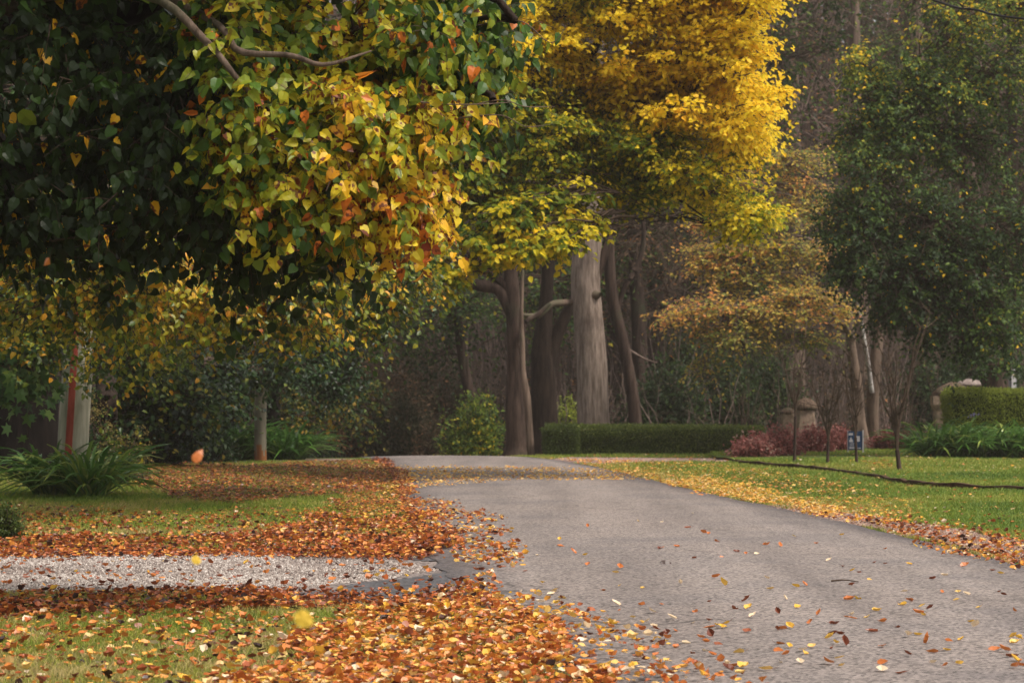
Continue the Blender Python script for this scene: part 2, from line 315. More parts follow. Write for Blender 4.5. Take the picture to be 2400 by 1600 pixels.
    b = n.new('ShaderNodeBsdfPrincipled'); b.inputs['Specular IOR Level'].default_value = .35
    ro = n.new('ShaderNodeMapRange'); ro.inputs[3].default_value = .8; ro.inputs[4].default_value = .42; l.new(ad2.outputs[0], ro.inputs[0]); l.new(ro.outputs[0], b.inputs['Roughness'])
    l.new(mx.outputs[2], b.inputs['Base Color'])
    bp = n.new('ShaderNodeBump'); bp.inputs['Strength'].default_value = .5; bp.inputs['Distance'].default_value = .006; l.new(bw.outputs[0], bp.inputs['Height']); l.new(bp.outputs[0], b.inputs['Normal'])
    o = n.new('ShaderNodeOutputMaterial'); l.new(b.outputs[0], o.inputs[0]); return m
M_ground = ground_mat()
M_asphalt = asphalt_mat('asphalt', (.262, .224, .205), 62)
M_apron = asphalt_mat('asphalt_dark', (.12, .115, .12), 60)
M_gravel = asphalt_mat('gravel_bed', (.26, .215, .195), 48)
M_gravel_pink = asphalt_mat('gravel_pink', (.33, .22, .18), 40)
M_pebble = leaf_mat('pebble', [(0, (.07, .055, .048)), (.4, (.24, .19, .165)), (.8, (.42, .36, .32)), (1, (.6, .54, .49))], rough=.8, spec=.2, trans=.02)
M_pebble_brown = leaf_mat('pebble_brown', [(0, (.10, .055, .035)), (.5, (.28, .16, .11)), (1, (.5, .36, .28))], rough=.8, spec=.2, trans=.02)
M_stone = rough_mat('stone', (.16, .11, .08), (.36, .26, .19), (9, 9, 9), bump=.7, c3=(.10, .10, .055), s3=3)
M_thatch = rough_mat('thatch', (.05, .035, .025), (.23, .155, .11), (26, 26, 7), bump=.9, c3=(.07, .07, .035), s3=4)
M_capstone = rough_mat('cap_stone', (.17, .13, .115), (.33, .27, .24), (14, 14, 14), bump=.6)
M_pole = rough_mat('pole_timber', (.17, .17, .12), (.40, .37, .29), (10, 10, 1.1), bump=.4, c3=(.25, .33, .22), s3=1.6, bdist=.01)
M_pole_dim = rough_mat('pole_timber_dim', (.09, .085, .06), (.20, .18, .13), (7, 7, .9), bump=.3)
M_pole_rust = rough_mat('pole_timber_stained', (.12, .05, .02), (.24, .10, .035), (10, 10, 1.3), bump=.3)
M_redpaint = rough_mat('conduit_red', (.20, .035, .022), (.32, .065, .042), (20, 20, 4), rough=.6, bump=.2)
M_yellow = rough_mat('yellow_plate', (.60, .36, .04), (.75, .48, .06), (30, 30, 30), rough=.5, bump=.1)
M_black = rough_mat('black_paint', (.012, .012, .012), (.02, .02, .02), rough=.5, bump=.05)
M_cable = rough_mat('cable_sheath', (.02, .02, .02), (.05, .045, .045), rough=.6, bump=.05)
M_blue = rough_mat('sign_blue', (.02, .05, .11), (.03, .07, .15), rough=.5, bump=.05)
M_signpale = rough_mat('sign_pale', (.50, .46, .48), (.62, .58, .60), rough=.5, bump=.05)
M_metal = rough_mat('grey_panel', (.23, .23, .25), (.30, .29, .31), (3, 3, 3), rough=.6, bump=.05)
M_edge = rough_mat('timber_edging', (.035, .02, .012), (.10, .055, .035), (3, 12, 12), bump=.5)

# ------------------------------------------------------------------ ground, road, drives
def grid(xs, ys, zf, lift=0.0):
    X, Y = np.meshgrid(xs, ys); Z = zf(X, Y) + lift
    V = np.stack([X, Y, Z], -1).reshape(-1, 3); ny, nx = X.shape
    i = np.arange(ny * nx).reshape(ny, nx)
    Q = np.stack([i[:-1, :-1], i[:-1, 1:], i[1:, 1:], i[1:, :-1]], -1).reshape(-1, 4); return V, Q
xs = np.unique(np.concatenate([np.linspace(-90, -20, 20), np.linspace(-20, 20, 121), np.linspace(20, 90, 20)]))
ys = np.unique(np.concatenate([np.linspace(-40, 0, 8), np.linspace(0, 75, 160), np.linspace(75, 140, 60), np.linspace(140, 240, 30)]))
V, Q = grid(xs, ys, gh)
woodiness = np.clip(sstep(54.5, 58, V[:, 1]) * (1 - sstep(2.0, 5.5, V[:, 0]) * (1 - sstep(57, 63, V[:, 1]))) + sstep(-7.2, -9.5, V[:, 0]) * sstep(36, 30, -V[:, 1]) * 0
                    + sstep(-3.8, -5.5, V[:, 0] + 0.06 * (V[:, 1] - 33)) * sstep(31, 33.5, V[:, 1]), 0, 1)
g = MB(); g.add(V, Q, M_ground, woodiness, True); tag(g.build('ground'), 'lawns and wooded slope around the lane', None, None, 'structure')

RL = smooth_curve([(1.3, -15), (.9, 0), (.55, 8), (.26, 11.4), (-.11, 15), (-.45, 18.5), (-.82, 24), (-1.2, 30.4), (-1.65, 39.4), (-2.35, 48), (-3.0, 53), (-5.2, 61), (-9, 72)], 260)
RR = smooth_curve([(4.6, -15), (4.2, 0), (3.95, 10), (3.75, 15), (3.49, 19.4), (3.22, 23.2), (2.86, 27.8), (2.32, 32.9), (1.80, 39.4), (1.2, 46), (.35, 51.6), (-1.7, 60), (-5.4, 72)], 260)
def ribbon(A, B, n, lift, edge=.16, jit=0.03, seed=3):
    rs = np.random.default_rng(seed); m = len(A); t = np.linspace(0, 1, n)
    A = A + np.stack([(fbm(A[:, 0], A[:, 1], 1.7, seed) - .5) * jit * 6 + rs.normal(0, jit * .3, m), np.zeros(m)], 1)
    B = B + np.stack([(fbm(B[:, 0], B[:, 1], 1.7, seed + 5) - .5) * jit * 3, np.zeros(m)], 1)
    pts = A[:, None] * (1 - t[None, :, None]) + B[:, None] * t[None, :, None]
    z = gh(pts[..., 0], pts[..., 1]) + lift
    V = np.concatenate([pts, z[..., None]], -1)
    w = np.linalg.norm(B - A, axis=1)[:, None]; dist = np.minimum(t[None] * w, (1 - t[None]) * w * 1.6)
    at = np.clip(1 - dist / edge, 0, 1)
    i = np.arange(m * n).reshape(m, n)
    return V.reshape(-1, 3), np.stack([i[:-1, :-1], i[:-1, 1:], i[1:, 1:], i[1:, :-1]], -1).reshape(-1, 4), at.ravel()
g = MB(); V, Q, A = ribbon(RL, RR, 40, .012, .75)
z0 = V[:, 2].copy()
tt = np.tile(np.linspace(-1, 1, 40), 260); V[:, 2] += .03 * (1 - tt ** 2)       # camber
g.add(V, Q, M_asphalt, A * .85, True); tag(g.build('road'), 'narrow asphalt lane rising to a crest', None, None, 'structure')
# gravel drive on the left with its asphalt apron
def poly_sheet(name, poly, m, lift, label, attr=.0, step=.12, jit=.06, seed=1, edgew=.0):
    p = np.array(poly); x0, y0 = p.min(0) - .2; x1, y1 = p.max(0) + .2
    xs = np.arange(x0, x1, step); ys = np.arange(y0, y1, step)
    V, Q = grid(xs, ys, gh, lift)
    c = V[Q].mean(1); wob = (fbm(c[:, 0], c[:, 1], 1.3, seed) - .5) * jit * 6; wob2 = (fbm(c[:, 1], c[:, 0], 1.3, seed + 9) - .5) * jit * 6
    k = inpoly(c[:, 0] + wob, c[:, 1] + wob2, poly); Q = Q[k]
    u, inv = np.unique(Q, return_inverse=True); V = V[u]; Q = inv.reshape(-1, 4)
    g = MB(); g.add(V, Q, m, np.full(len(V), attr), True); return tag(g.build(name), label, None, None, 'structure')
DRIVE = [(-14, 16.9), (-1.1, 16.9), (-.35, 17.6), (-.25, 19.0), (-.5, 20.2), (-1.2, 21.4), (-14, 21.4)]
poly_sheet('gravel_path', DRIVE, M_gravel, .004, 'pale gravel drive joining the lane', .0)
poly_sheet('apron', [(-1.7, 16.3), (-.3, 15.7), (0.2, 15.5), (-.1, 19), (-.6, 23.5), (-1.0, 23.5), (-1.3, 21.7), (-.62, 20.0), (-.5, 18.5), (-1.0, 17.3)], M_apron, .009, 'dark asphalt apron of the gravel drive', .0, .06)
poly_sheet('right_path', [(.5, 49.6), (1.4, 46.5), (2.4, 48.2), (12, 48.6), (12, 51.2), (4.0, 51.0), (1.0, 51.8)], M_gravel_pink, .005, 'pinkish gravel drive crossing the lawn', .0)
poly_sheet('left_path', [(-2.5, 49.5), (-2.9, 50.6), (-6, 49.8), (-9, 50.4), (-9, 48.5), (-5.0, 48.0), (-3.0, 48.0)], M_gravel_pink, .005, 'pinkish gravel strip on the far verge', .0)
poly_sheet('verge_gravel', [(2.55, 29), (3.2, 24.5), (3.5, 20.5), (3.75, 16), (4.6, 16), (4.4, 20.5), (3.9, 24.5), (3.1, 29)], M_gravel_pink, .004, 'brown gravel shoulder of the lane', .3)

def road_side(x, y):
    """signed distances in metres to the left and right edge of the road (positive = on the asphalt)"""
    l_ = np.interp(y, RL[:, 1], RL[:, 0]); r_ = np.interp(y, RR[:, 1], RR[:, 0]); return x - l_, r_ - x
rng = np.random.default_rng(5)
def pebbles(name, n, region, m, size, label):
    r = np.random.default_rng(len(name)); x0, x1, y0, y1, poly = region
    x = r.uniform(x0, x1, n); y = r.uniform(y0, y1, n); k = inpoly(x + (fbm(x, y, 1.3, 1) - .5) * .5, y + (fbm(y, x, 1.3, 10) - .5) * .5, poly)
    x, y = x[k], y[k]; n = len(x); s = r.uniform(.6, 1.3, n) * size
    oc = np.array([(1, 0, 0), (0, 1, 0), (-1, 0, 0), (0, -1, 0), (0, 0, .8), (0, 0, -.6)]); fc = [(0, 1, 4), (1, 2, 4), (2, 3, 4), (3, 0, 4)]
    kk = r.uniform(size=n) < .25 + 1.3 * fbm(x, y * 2.2, .8, 31) ; x, y, s = x[kk], y[kk], s[kk]; n = len(x); a = r.uniform(0, 6.28, n); tv = oc[None] * r.uniform(.6, 1.2, (n, 6, 1)) * s[:, None, None]
    X = tv[..., 0] * np.cos(a)[:, None] - tv[..., 1] * np.sin(a)[:, None]; Y = tv[..., 0] * np.sin(a)[:, None] + tv[..., 1] * np.cos(a)[:, None]
    V = np.stack([X + x[:, None], Y + y[:, None], tv[..., 2] + gh(x, y)[:, None] + .008], -1)
    g = MB(); g.add(V, (np.array(fc)[None] + (np.arange(n) * 6)[:, None, None]).reshape(-1, 3), m, np.repeat(np.clip(r.normal(.55, .25, n) + (fbm(x, y * 2, .9, 33) - .5) * .7, 0, 1), 6))
    return tag(g.build(name), label, None, None, 'stuff')
pebbles('gravel', 60000, (-5, 0, 16.5, 22, [(-14, 16.9), (-1.5, 16.9), (-.8, 17.8), (-.62, 19.0), (-.9, 20.4), (-1.6, 21.4), (-14, 21.4)]), M_pebble, .011, 'loose pale pebbles on the drive')
pebbles('verge_pebbles', 24000, (2.2, 5, 16, 30, [(2.5, 30), (3.15, 24.5), (3.5, 20.5), (3.7, 16), (4.6, 16), (4.4, 20.5), (3.9, 24.5), (3.1, 30)]), M_pebble_brown, .013, 'brown pebbles and leaf crumbs along the lane shoulder')

# ------------------------------------------------------------------ grass
def on_hard(x, y, pad=0.0):
    a, b = road_side(x, y)
    return ((a > pad) & (b > -.05 + pad)) | inpoly(x, y, DRIVE) | inpoly(x, y, [(-1.7, 16.3), (.2, 15.5), (-.1, 19), (-.6, 23.5), (-1.0, 23.5), (-1.7, 21)])
PINKS = [[(.5, 49.6), (1.4, 46.5), (2.4, 48.2), (12, 48.6), (12, 51.2), (4.0, 51.0), (1.0, 51.8)], [(-2.5, 49.5), (-2.9, 50.6), (-6, 49.8), (-9, 50.4), (-9, 48.5), (-5.0, 48.0), (-3.0, 48.0)],
         [(2.55, 29), (3.2, 24.5), (3.5, 20.5), (3.75, 16), (4.6, 16), (4.4, 20.5), (3.9, 24.5), (3.1, 29)]]
EDGING = smooth_curve([(3.75, 47.6), (4.1, 45.6), (4.7, 43.2), (5.0, 40.6), (5.05, 37.5), (5.2, 35.6), (5.9, 34.6), (8, 34.2), (11, 34.1)], 80)
BED = [tuple(p) for p in EDGING] + [(11, 57.5), (4.2, 57.5), (3.6, 52)]
def bed_lift(x, y): return np.where(inpoly(x, y, BED), .05, 0.)
def grass(name, n, y0, y1, xf, h, wd, vfun, label, seed):
    r = np.random.default_rng(seed); y = r.uniform(y0, y1, n); t = r.uniform(0, 1, n); a, b = xf(y); x = a + (b - a) * t
    k = ~on_hard(x, y, .03)
    for p in PINKS: k &= ~inpoly(x, y, p)
    k &= (fbm(x, y, 2.2, seed) + r.uniform(-.35, .35, n)) > .30
    x, y = x[k], y[k]; n = len(x); z = gh(x, y) + bed_lift(x, y)
    hh = h(y) * r.uniform(.5, 1.3, n) * (0.7 + .6 * fbm(x, y, 3, 4)); ww = wd(y) * r.uniform(.7, 1.3, n)
    ang = r.uniform(0, 6.28, n); lean = r.uniform(0, .9, n); la = r.uniform(0, 6.28, n)
    B = np.stack([x, y, z], 1); S = np.stack([np.cos(ang), np.sin(ang) * .3, np.zeros(n)], 1) * ww[:, None]
    D = np.stack([np.cos(la) * lean, np.sin(la) * lean, np.ones(n)], 1) * hh[:, None]
    M_ = B + D * .55; D2 = D * np.array([1.5, 1.5, .9]); V = np.stack([B - S, B + S, M_ + S * .7, M_ - S * .7, B + D2], 1)
    Fq = np.array([(0, 1, 2, 3)])[None] + (np.arange(n) * 5)[:, None, None]; Ft = np.array([(3, 2, 4)])[None] + (np.arange(n) * 5)[:, None, None]
    g = MB(); g.add(V, Fq.reshape(-1, 4), M_grass, np.repeat(np.clip(vfun(x, y) + r.normal(0, .13, n), 0, 1), 5)); g.f.append((Ft.reshape(-1, 3), 0, False))
    return tag(g.build(name), label, None, None, 'stuff')
def xl(y): return (-.195 * y - .4, np.interp(y, RL[:, 1], RL[:, 0]) + .05)
def xr(y): return (np.interp(y, RR[:, 1], RR[:, 0]), .19 * y + .6)
gv_l = lambda x, y: .69 + .8 * (fbm(x, y, .8, 8) - .5) + .20 * sstep(.5, .62, fbm(x, y, 2.5, 3)) - .12 * sstep(23, 26, y)
grass('verge_grass', 90000, 10.5, 17.2, xl, lambda y: .038 + 0 * y, lambda y: .0016 + .00006 * y, gv_l, 'short green and straw coloured grass in front of the gravel drive', 21)
grass('lawn_grass', 170000, 21.0, 50, xl, lambda y: .035 + .0004 * y, lambda y: .0006 * y / 5 + .0006, gv_l, 'green verge grass beyond the gravel drive', 22)
gv_r = lambda x, y: .47 + .8 * (fbm(x, y, .7, 5) - .5) + .22 * sstep(1.2, .2, -road_side(x, y)[1]) * 0 + .25 * (1 - sstep(.2, 1.3, -road_side(x, y)[1]))
grass('garden_grass', 230000, 20, 58, xr, lambda y: .032 + .0003 * y, lambda y: .0006 * y / 5 + .0006, gv_r, 'bright green lawn grass on the garden side of the lane', 23)
# raised lawn inside the edging
p = np.array(BED); V, Q = grid(np.arange(3, 11.5, .15), np.arange(33.8, 58, .2), lambda x, y: gh(x, y) + .05)
c = V[Q].mean(1); Q = Q[inpoly(c[:, 0], c[:, 1], BED)]; u, inv = np.unique(Q, return_inverse=True)
g = MB(); g.add(V[u], inv.reshape(-1, 4), M_ground, np.full(len(u), .0), True); tag(g.build('raised_lawn'), 'raised garden lawn inside the dark edging', None, None, 'structure')
e3 = np.concatenate([EDGING, gh(EDGING[:, 0], EDGING[:, 1])[:, None]], 1)
tn = nrm(np.gradient(EDGING, axis=0)); nn = np.stack([-tn[:, 1], tn[:, 0], np.zeros(80)], 1) * .03
wb = (fbm(EDGING[:, 0], EDGING[:, 1], 3, 2) - .5)[:, None] * np.array([0, 0, .05])
prof = [(-1, -.05), (-1, .062), (1, .066), (1, -.05)]
V = np.stack([e3 + nn * a + np.array([0, 0, b]) + wb for a, b in prof], 1); i = np.arange(320).reshape(80, 4); r_ = np.roll(i, -1, 1)
g = MB(); g.add(V.reshape(-1, 3), np.stack([i[:-1], r_[:-1], r_[1:], i[1:]], -1).reshape(-1, 4), M_edge)
tag(g.build('lawn_edging'), 'low dark timber edging curving round the raised garden lawn', 'edging')

# ------------------------------------------------------------------ fallen leaves
def pxpoly(pts): return [tuple(G(a, b)[:2]) for a, b in pts]
ZONES = [  # polygon on the ground, leaves per square metre, mean colour, spread
 (pxpoly([(-200, 1640), (-200, 1430), (300, 1430), (760, 1450), (900, 1640)]), 150, .46, .26),
 (pxpoly([(330, 1650), (640, 1570), (860, 1440), (940, 1395), (1150, 1380), (1230, 1440), (1330, 1520), (1480, 1650)]), 1150, .54, .23),
 (pxpoly([(1120, 1390), (1280, 1400), (1560, 1520), (1760, 1650), (1350, 1650)]), 100, .58, .24),
 (pxpoly([(-100, 1392), (1120, 1380), (1120, 1415), (-100, 1455)]), 560, .30, .2),
 (pxpoly([(-100, 1268), (700, 1262), (1040, 1262), (1000, 1310), (-100, 1312)]), 520, .34, .2),
 (pxpoly([(-100, 1190), (400, 1205), (800, 1190), (800, 1270), (-100, 1275)]), 110, .34, .24),
 (pxpoly([(600, 1265), (780, 1190), (820, 1120), (950, 1100), (960, 1160), (1000, 1200), (1060, 1290), (820, 1305)]), 520, .40, .22),
 (pxpoly([(270, 1078), (560, 1098), (820, 1082), (900, 1082), (960, 1110), (880, 1150), (560, 1190), (420, 1186), (300, 1150)]), 620, .22, .18),  # shade on this carpet is put into its darker red mean colour
 (pxpoly([(-100, 1075), (290, 1070), (300, 1120), (200, 1140), (-100, 1130)]), 150, .25, .15),
 (pxpoly([(940, 1180), (1060, 1180), (1180, 1260), (1230, 1330), (1180, 1400), (1050, 1300)]), 150, .50, .25),
 (pxpoly([(860, 1098), (1550, 1106), (1560, 1130), (1200, 1132), (960, 1150), (880, 1160)]), 75, .72, .1),
 (pxpoly([(1300, 1074), (1700, 1092), (1900, 1120), (2120, 1180), (2160, 1235), (1960, 1225), (1640, 1160), (1420, 1102)]), 70, .66, .14),
 (pxpoly([(1560, 1136), (1700, 1160), (1960, 1212), (1990, 1204), (1800, 1152), (1640, 1118)]), 480, .74, .1),
 (pxpoly([(1900, 1205), (2200, 1235), (2460, 1260), (2460, 1350), (2280, 1320), (2050, 1240)]), 140, .45, .28),
 (pxpoly([(1750, 1095), (2100, 1130), (2460, 1170), (2460, 1280), (2100, 1220), (1800, 1150)]), 12, .5, .25),
 (pxpoly([(1750, 1065), (2460, 1065), (2460, 1145), (2100, 1140), (1900, 1100)]), 6, .72, .2),
 (pxpoly([(1350, 1066), (1740, 1066), (1740, 1092), (1400, 1088)]), 14, .5, .25),
 (pxpoly([(2020, 1090), (2090, 1090), (2090, 1108), (2020, 1108)]), 60, .5, .2),
 (pxpoly([(-100, 1310), (1050, 1300), (1000, 1400), (-100, 1400)]), 22, .36, .2),
]
def leaf_sheet(zones, seed, name, label, mult=1.8, lo=.014, hi=.056):
    r = np.random.default_rng(seed); g = MB(); P_, A_ = [], []
    for poly, dens, mu, sd in zones:
        p = np.array(poly); x0, y0 = p.min(0) - .3; x1, y1 = p.max(0) + .3
        n = int((x1 - x0) * (y1 - y0) * dens * mult); x = r.uniform(x0, x1, n); y = r.uniform(y0, y1, n)
        wx = (fbm(x, y, 1.1, 3) - .5) * .6; wy = (fbm(x, y, 1.0, 13) - .5) * 1.0
        k = inpoly(x + wx, y + wy, poly) & (np.abs(x) < .2 * y + .6)
        k &= (fbm(x, y, 1.6, 6) + r.uniform(-.28, .28, n)) > .36
        P_.append(np.stack([x[k], y[k]], 1)); A_.append(np.clip(r.normal(mu, sd, k.sum()), 0, 1))
    p = np.concatenate(P_); v = np.concatenate(A_); n = len(p)
    on = (road_side(p[:, 0], p[:, 1])[0] > 0) & (road_side(p[:, 0], p[:, 1])[1] > 0)
    z = gh(p[:, 0], p[:, 1]) + bed_lift(p[:, 0], p[:, 1]) + np.where(on, .04, .015) + r.exponential(.010, n)
    a = r.uniform(0, 6.28, n); ax = np.stack([np.cos(a), np.sin(a), r.normal(0, .16, n)], 1)
    nr = nrm(np.stack([r.normal(0, .27, n), r.normal(0, .27, n), np.ones(n)], 1)); nr[r.uniform(size=n) < .3, 2] *= -1
    far = p[:, 1] > 27; s = lo + (hi - lo) * r.beta(1.6, 1.5, n)
    pos = np.concatenate([p, z[:, None]], 1)
    k = ~far; leaves(g, pos[k], ax[k], nr[k], s[k], 'curl', M_litter, v[k], bend=r.uniform(.5, 3.6, k.sum()))
    k = far; leaves(g, pos[k], ax[k], nr[k], s[k] * 1.3, 'oval', M_litter, v[k], bend=r.uniform(.5, 2.5, k.sum()))
    return tag(g.build(name), label, None, None, 'stuff'), n
_, nl = leaf_sheet(ZONES, 31, 'leaf_litter', 'orange, rust and yellow fallen leaves carpeting the verges and lane edge')
print('litter leaves', nl)
# single leaves lying on the open asphalt and the gravel: one object each
r = np.random.default_rng(77)
LM = []
for q, (lab, lo, hi) in enumerate([('rust', .12, .3), ('orange', .4, .55), ('yellow', .72, .82), ('pale', .9, 1.0)]):
    for kx in range(3):
        g = MB(); leaves(g, np.zeros((1, 3)), np.array([[1, 0, .1 * kx]]), np.array([[0, .15 * (kx - 1), 1.]]), .07, 'curl', M_litter, np.array([r.uniform(lo, hi)]), bend=np.array([.9 + .5 * kx]))
        g.add(*tubes(np.array([[(-.03, .004 * kx, .012), (-.015, 0, .006), (0.004, 0, .003)]]), .0009, 3), M_litter, np.full(9, .2))
        LM.append((lab, g.build('fallen_leaf')))
spots = []
while len(spots) < 262:
    if len(spots) < 222:
        px, py = r.uniform(1080, 2400), 1180 + 420 * r.uniform() ** .6
        if py > 1400 and px < 1500 and r.uniform() < .5: continue
        x, y = G(px, py)[:2]; a, b = road_side(x, y)
        if a < .1 or b < .05: continue
        if r.uniform() > .35 + .65 * math.exp(-a / 1.3): continue
        where = 'road'
    else:
        px, py = r.uniform(0, 1020), r.uniform(1312, 1390); x, y = G(px, py)[:2]; where = 'gravel'
    if any((x - q[0]) ** 2 + (y - q[1]) ** 2 < .003 for q in spots): continue
    spots.append((x, y, where))
WORD = {'rust': 'rust brown curled', 'orange': 'orange curled', 'yellow': 'bright yellow', 'pale': 'pale cream upturned'}
used = set()
for x, y, where in spots:
    q = int(r.choice(12, p=np.repeat([.26, .30, .27, .17], 3) / 3)) if where == 'road' else int(r.choice(12, p=np.repeat([.6, .28, .09, .03], 3) / 3))
    lab, src = LM[q]
    if q in used: o = src.copy(); COL.objects.link(o)
    else: o = src; used.add(q)
    a, b = road_side(x, y); wdt = a + b
    z = float(gh(x, y)) + (.012 + .03 * (1 - (2 * a / wdt - 1) ** 2) if where == 'road' else .022)
    o.location = (x, y, z + .004); o.rotation_euler = (r.normal(0, .25), r.normal(0, .25), r.uniform(0, 6.28)); s = r.uniform(.5, .92); o.scale = (s, s * r.uniform(.7, 1.1), s)
    place = 'lying on the bare asphalt lane' if where == 'road' else 'lying on the pale gravel drive'
    tag(o, f'{WORD[lab]} leaf {place}', 'leaf', f'{lab} leaves on the ' + ('asphalt' if where == 'road' else 'gravel'))
for q, (lab, src) in enumerate(LM):
    if q not in used: bpy.data.objects.remove(src)
def one_leaf(name, loc, rot, size, v, label, tm='curl', bend=1.2, m=None):
    g = MB(); leaves(g, np.zeros((1, 3)), np.array([[1., 0, 0]]), np.array([[0, 0, 1.]]), size, tm, m or M_litter, np.array([v]), bend=np.array([bend]))
    o = g.build(name); o.location = tuple(loc); o.rotation_euler = rot; return tag(o, label, 'leaf')
one_leaf('fallen_leaf', G(1550, 1335) + [0, 0, .07], (3.3, .1, .2), .085, .0, 'dark brown domed leaf alone in the middle of the asphalt', bend=2.4)
one_leaf('drifting_leaf', P(692, 1437, 5.0), (1.5, .6, .0), .036, .84, 'blurred round yellow leaf drifting in the air above the verge', 'round', .6, M_drift)
one_leaf('drifting_leaf', P(450, 1305, 7), (1.5, .6, .3), .026, .84, 'pale yellow leaf drifting in front of the gravel drive', 'round', .6, M_drift)
one_leaf('drifting_leaf', P(455, 1082, 7), (1.4, -1.0, .2), .036, .44, 'orange leaf falling in front of the dark shrubs', 'ovate', 1.2)
one_leaf('drifting_leaf', P(116, 604, 9.5), (1.3, .6, 2.2), .045, .44, 'red orange leaf falling before the heart leaved canopy', 'oval', 1.2)
one_leaf('drifting_leaf', P(845, 226, 9.0), (1.3, .2, .4), .045, .46, 'small orange leaf falling high in front of the near tree', 'oval', 1.2)
# a fallen stick
g = MB(); a, b = G(1948, 1380), G(2012, 1382); c = smooth_curve([a + [0, 0, .05], (a + b) / 2 + [0, .02, .058], b + [0, 0, .05]], 6)
g.add(*tubes(c[None], np.linspace(.006, .003, 6)[None], 5), M_twig); tag(g.build('fallen_stick'), 'thin dark stick lying across the asphalt', 'stick')

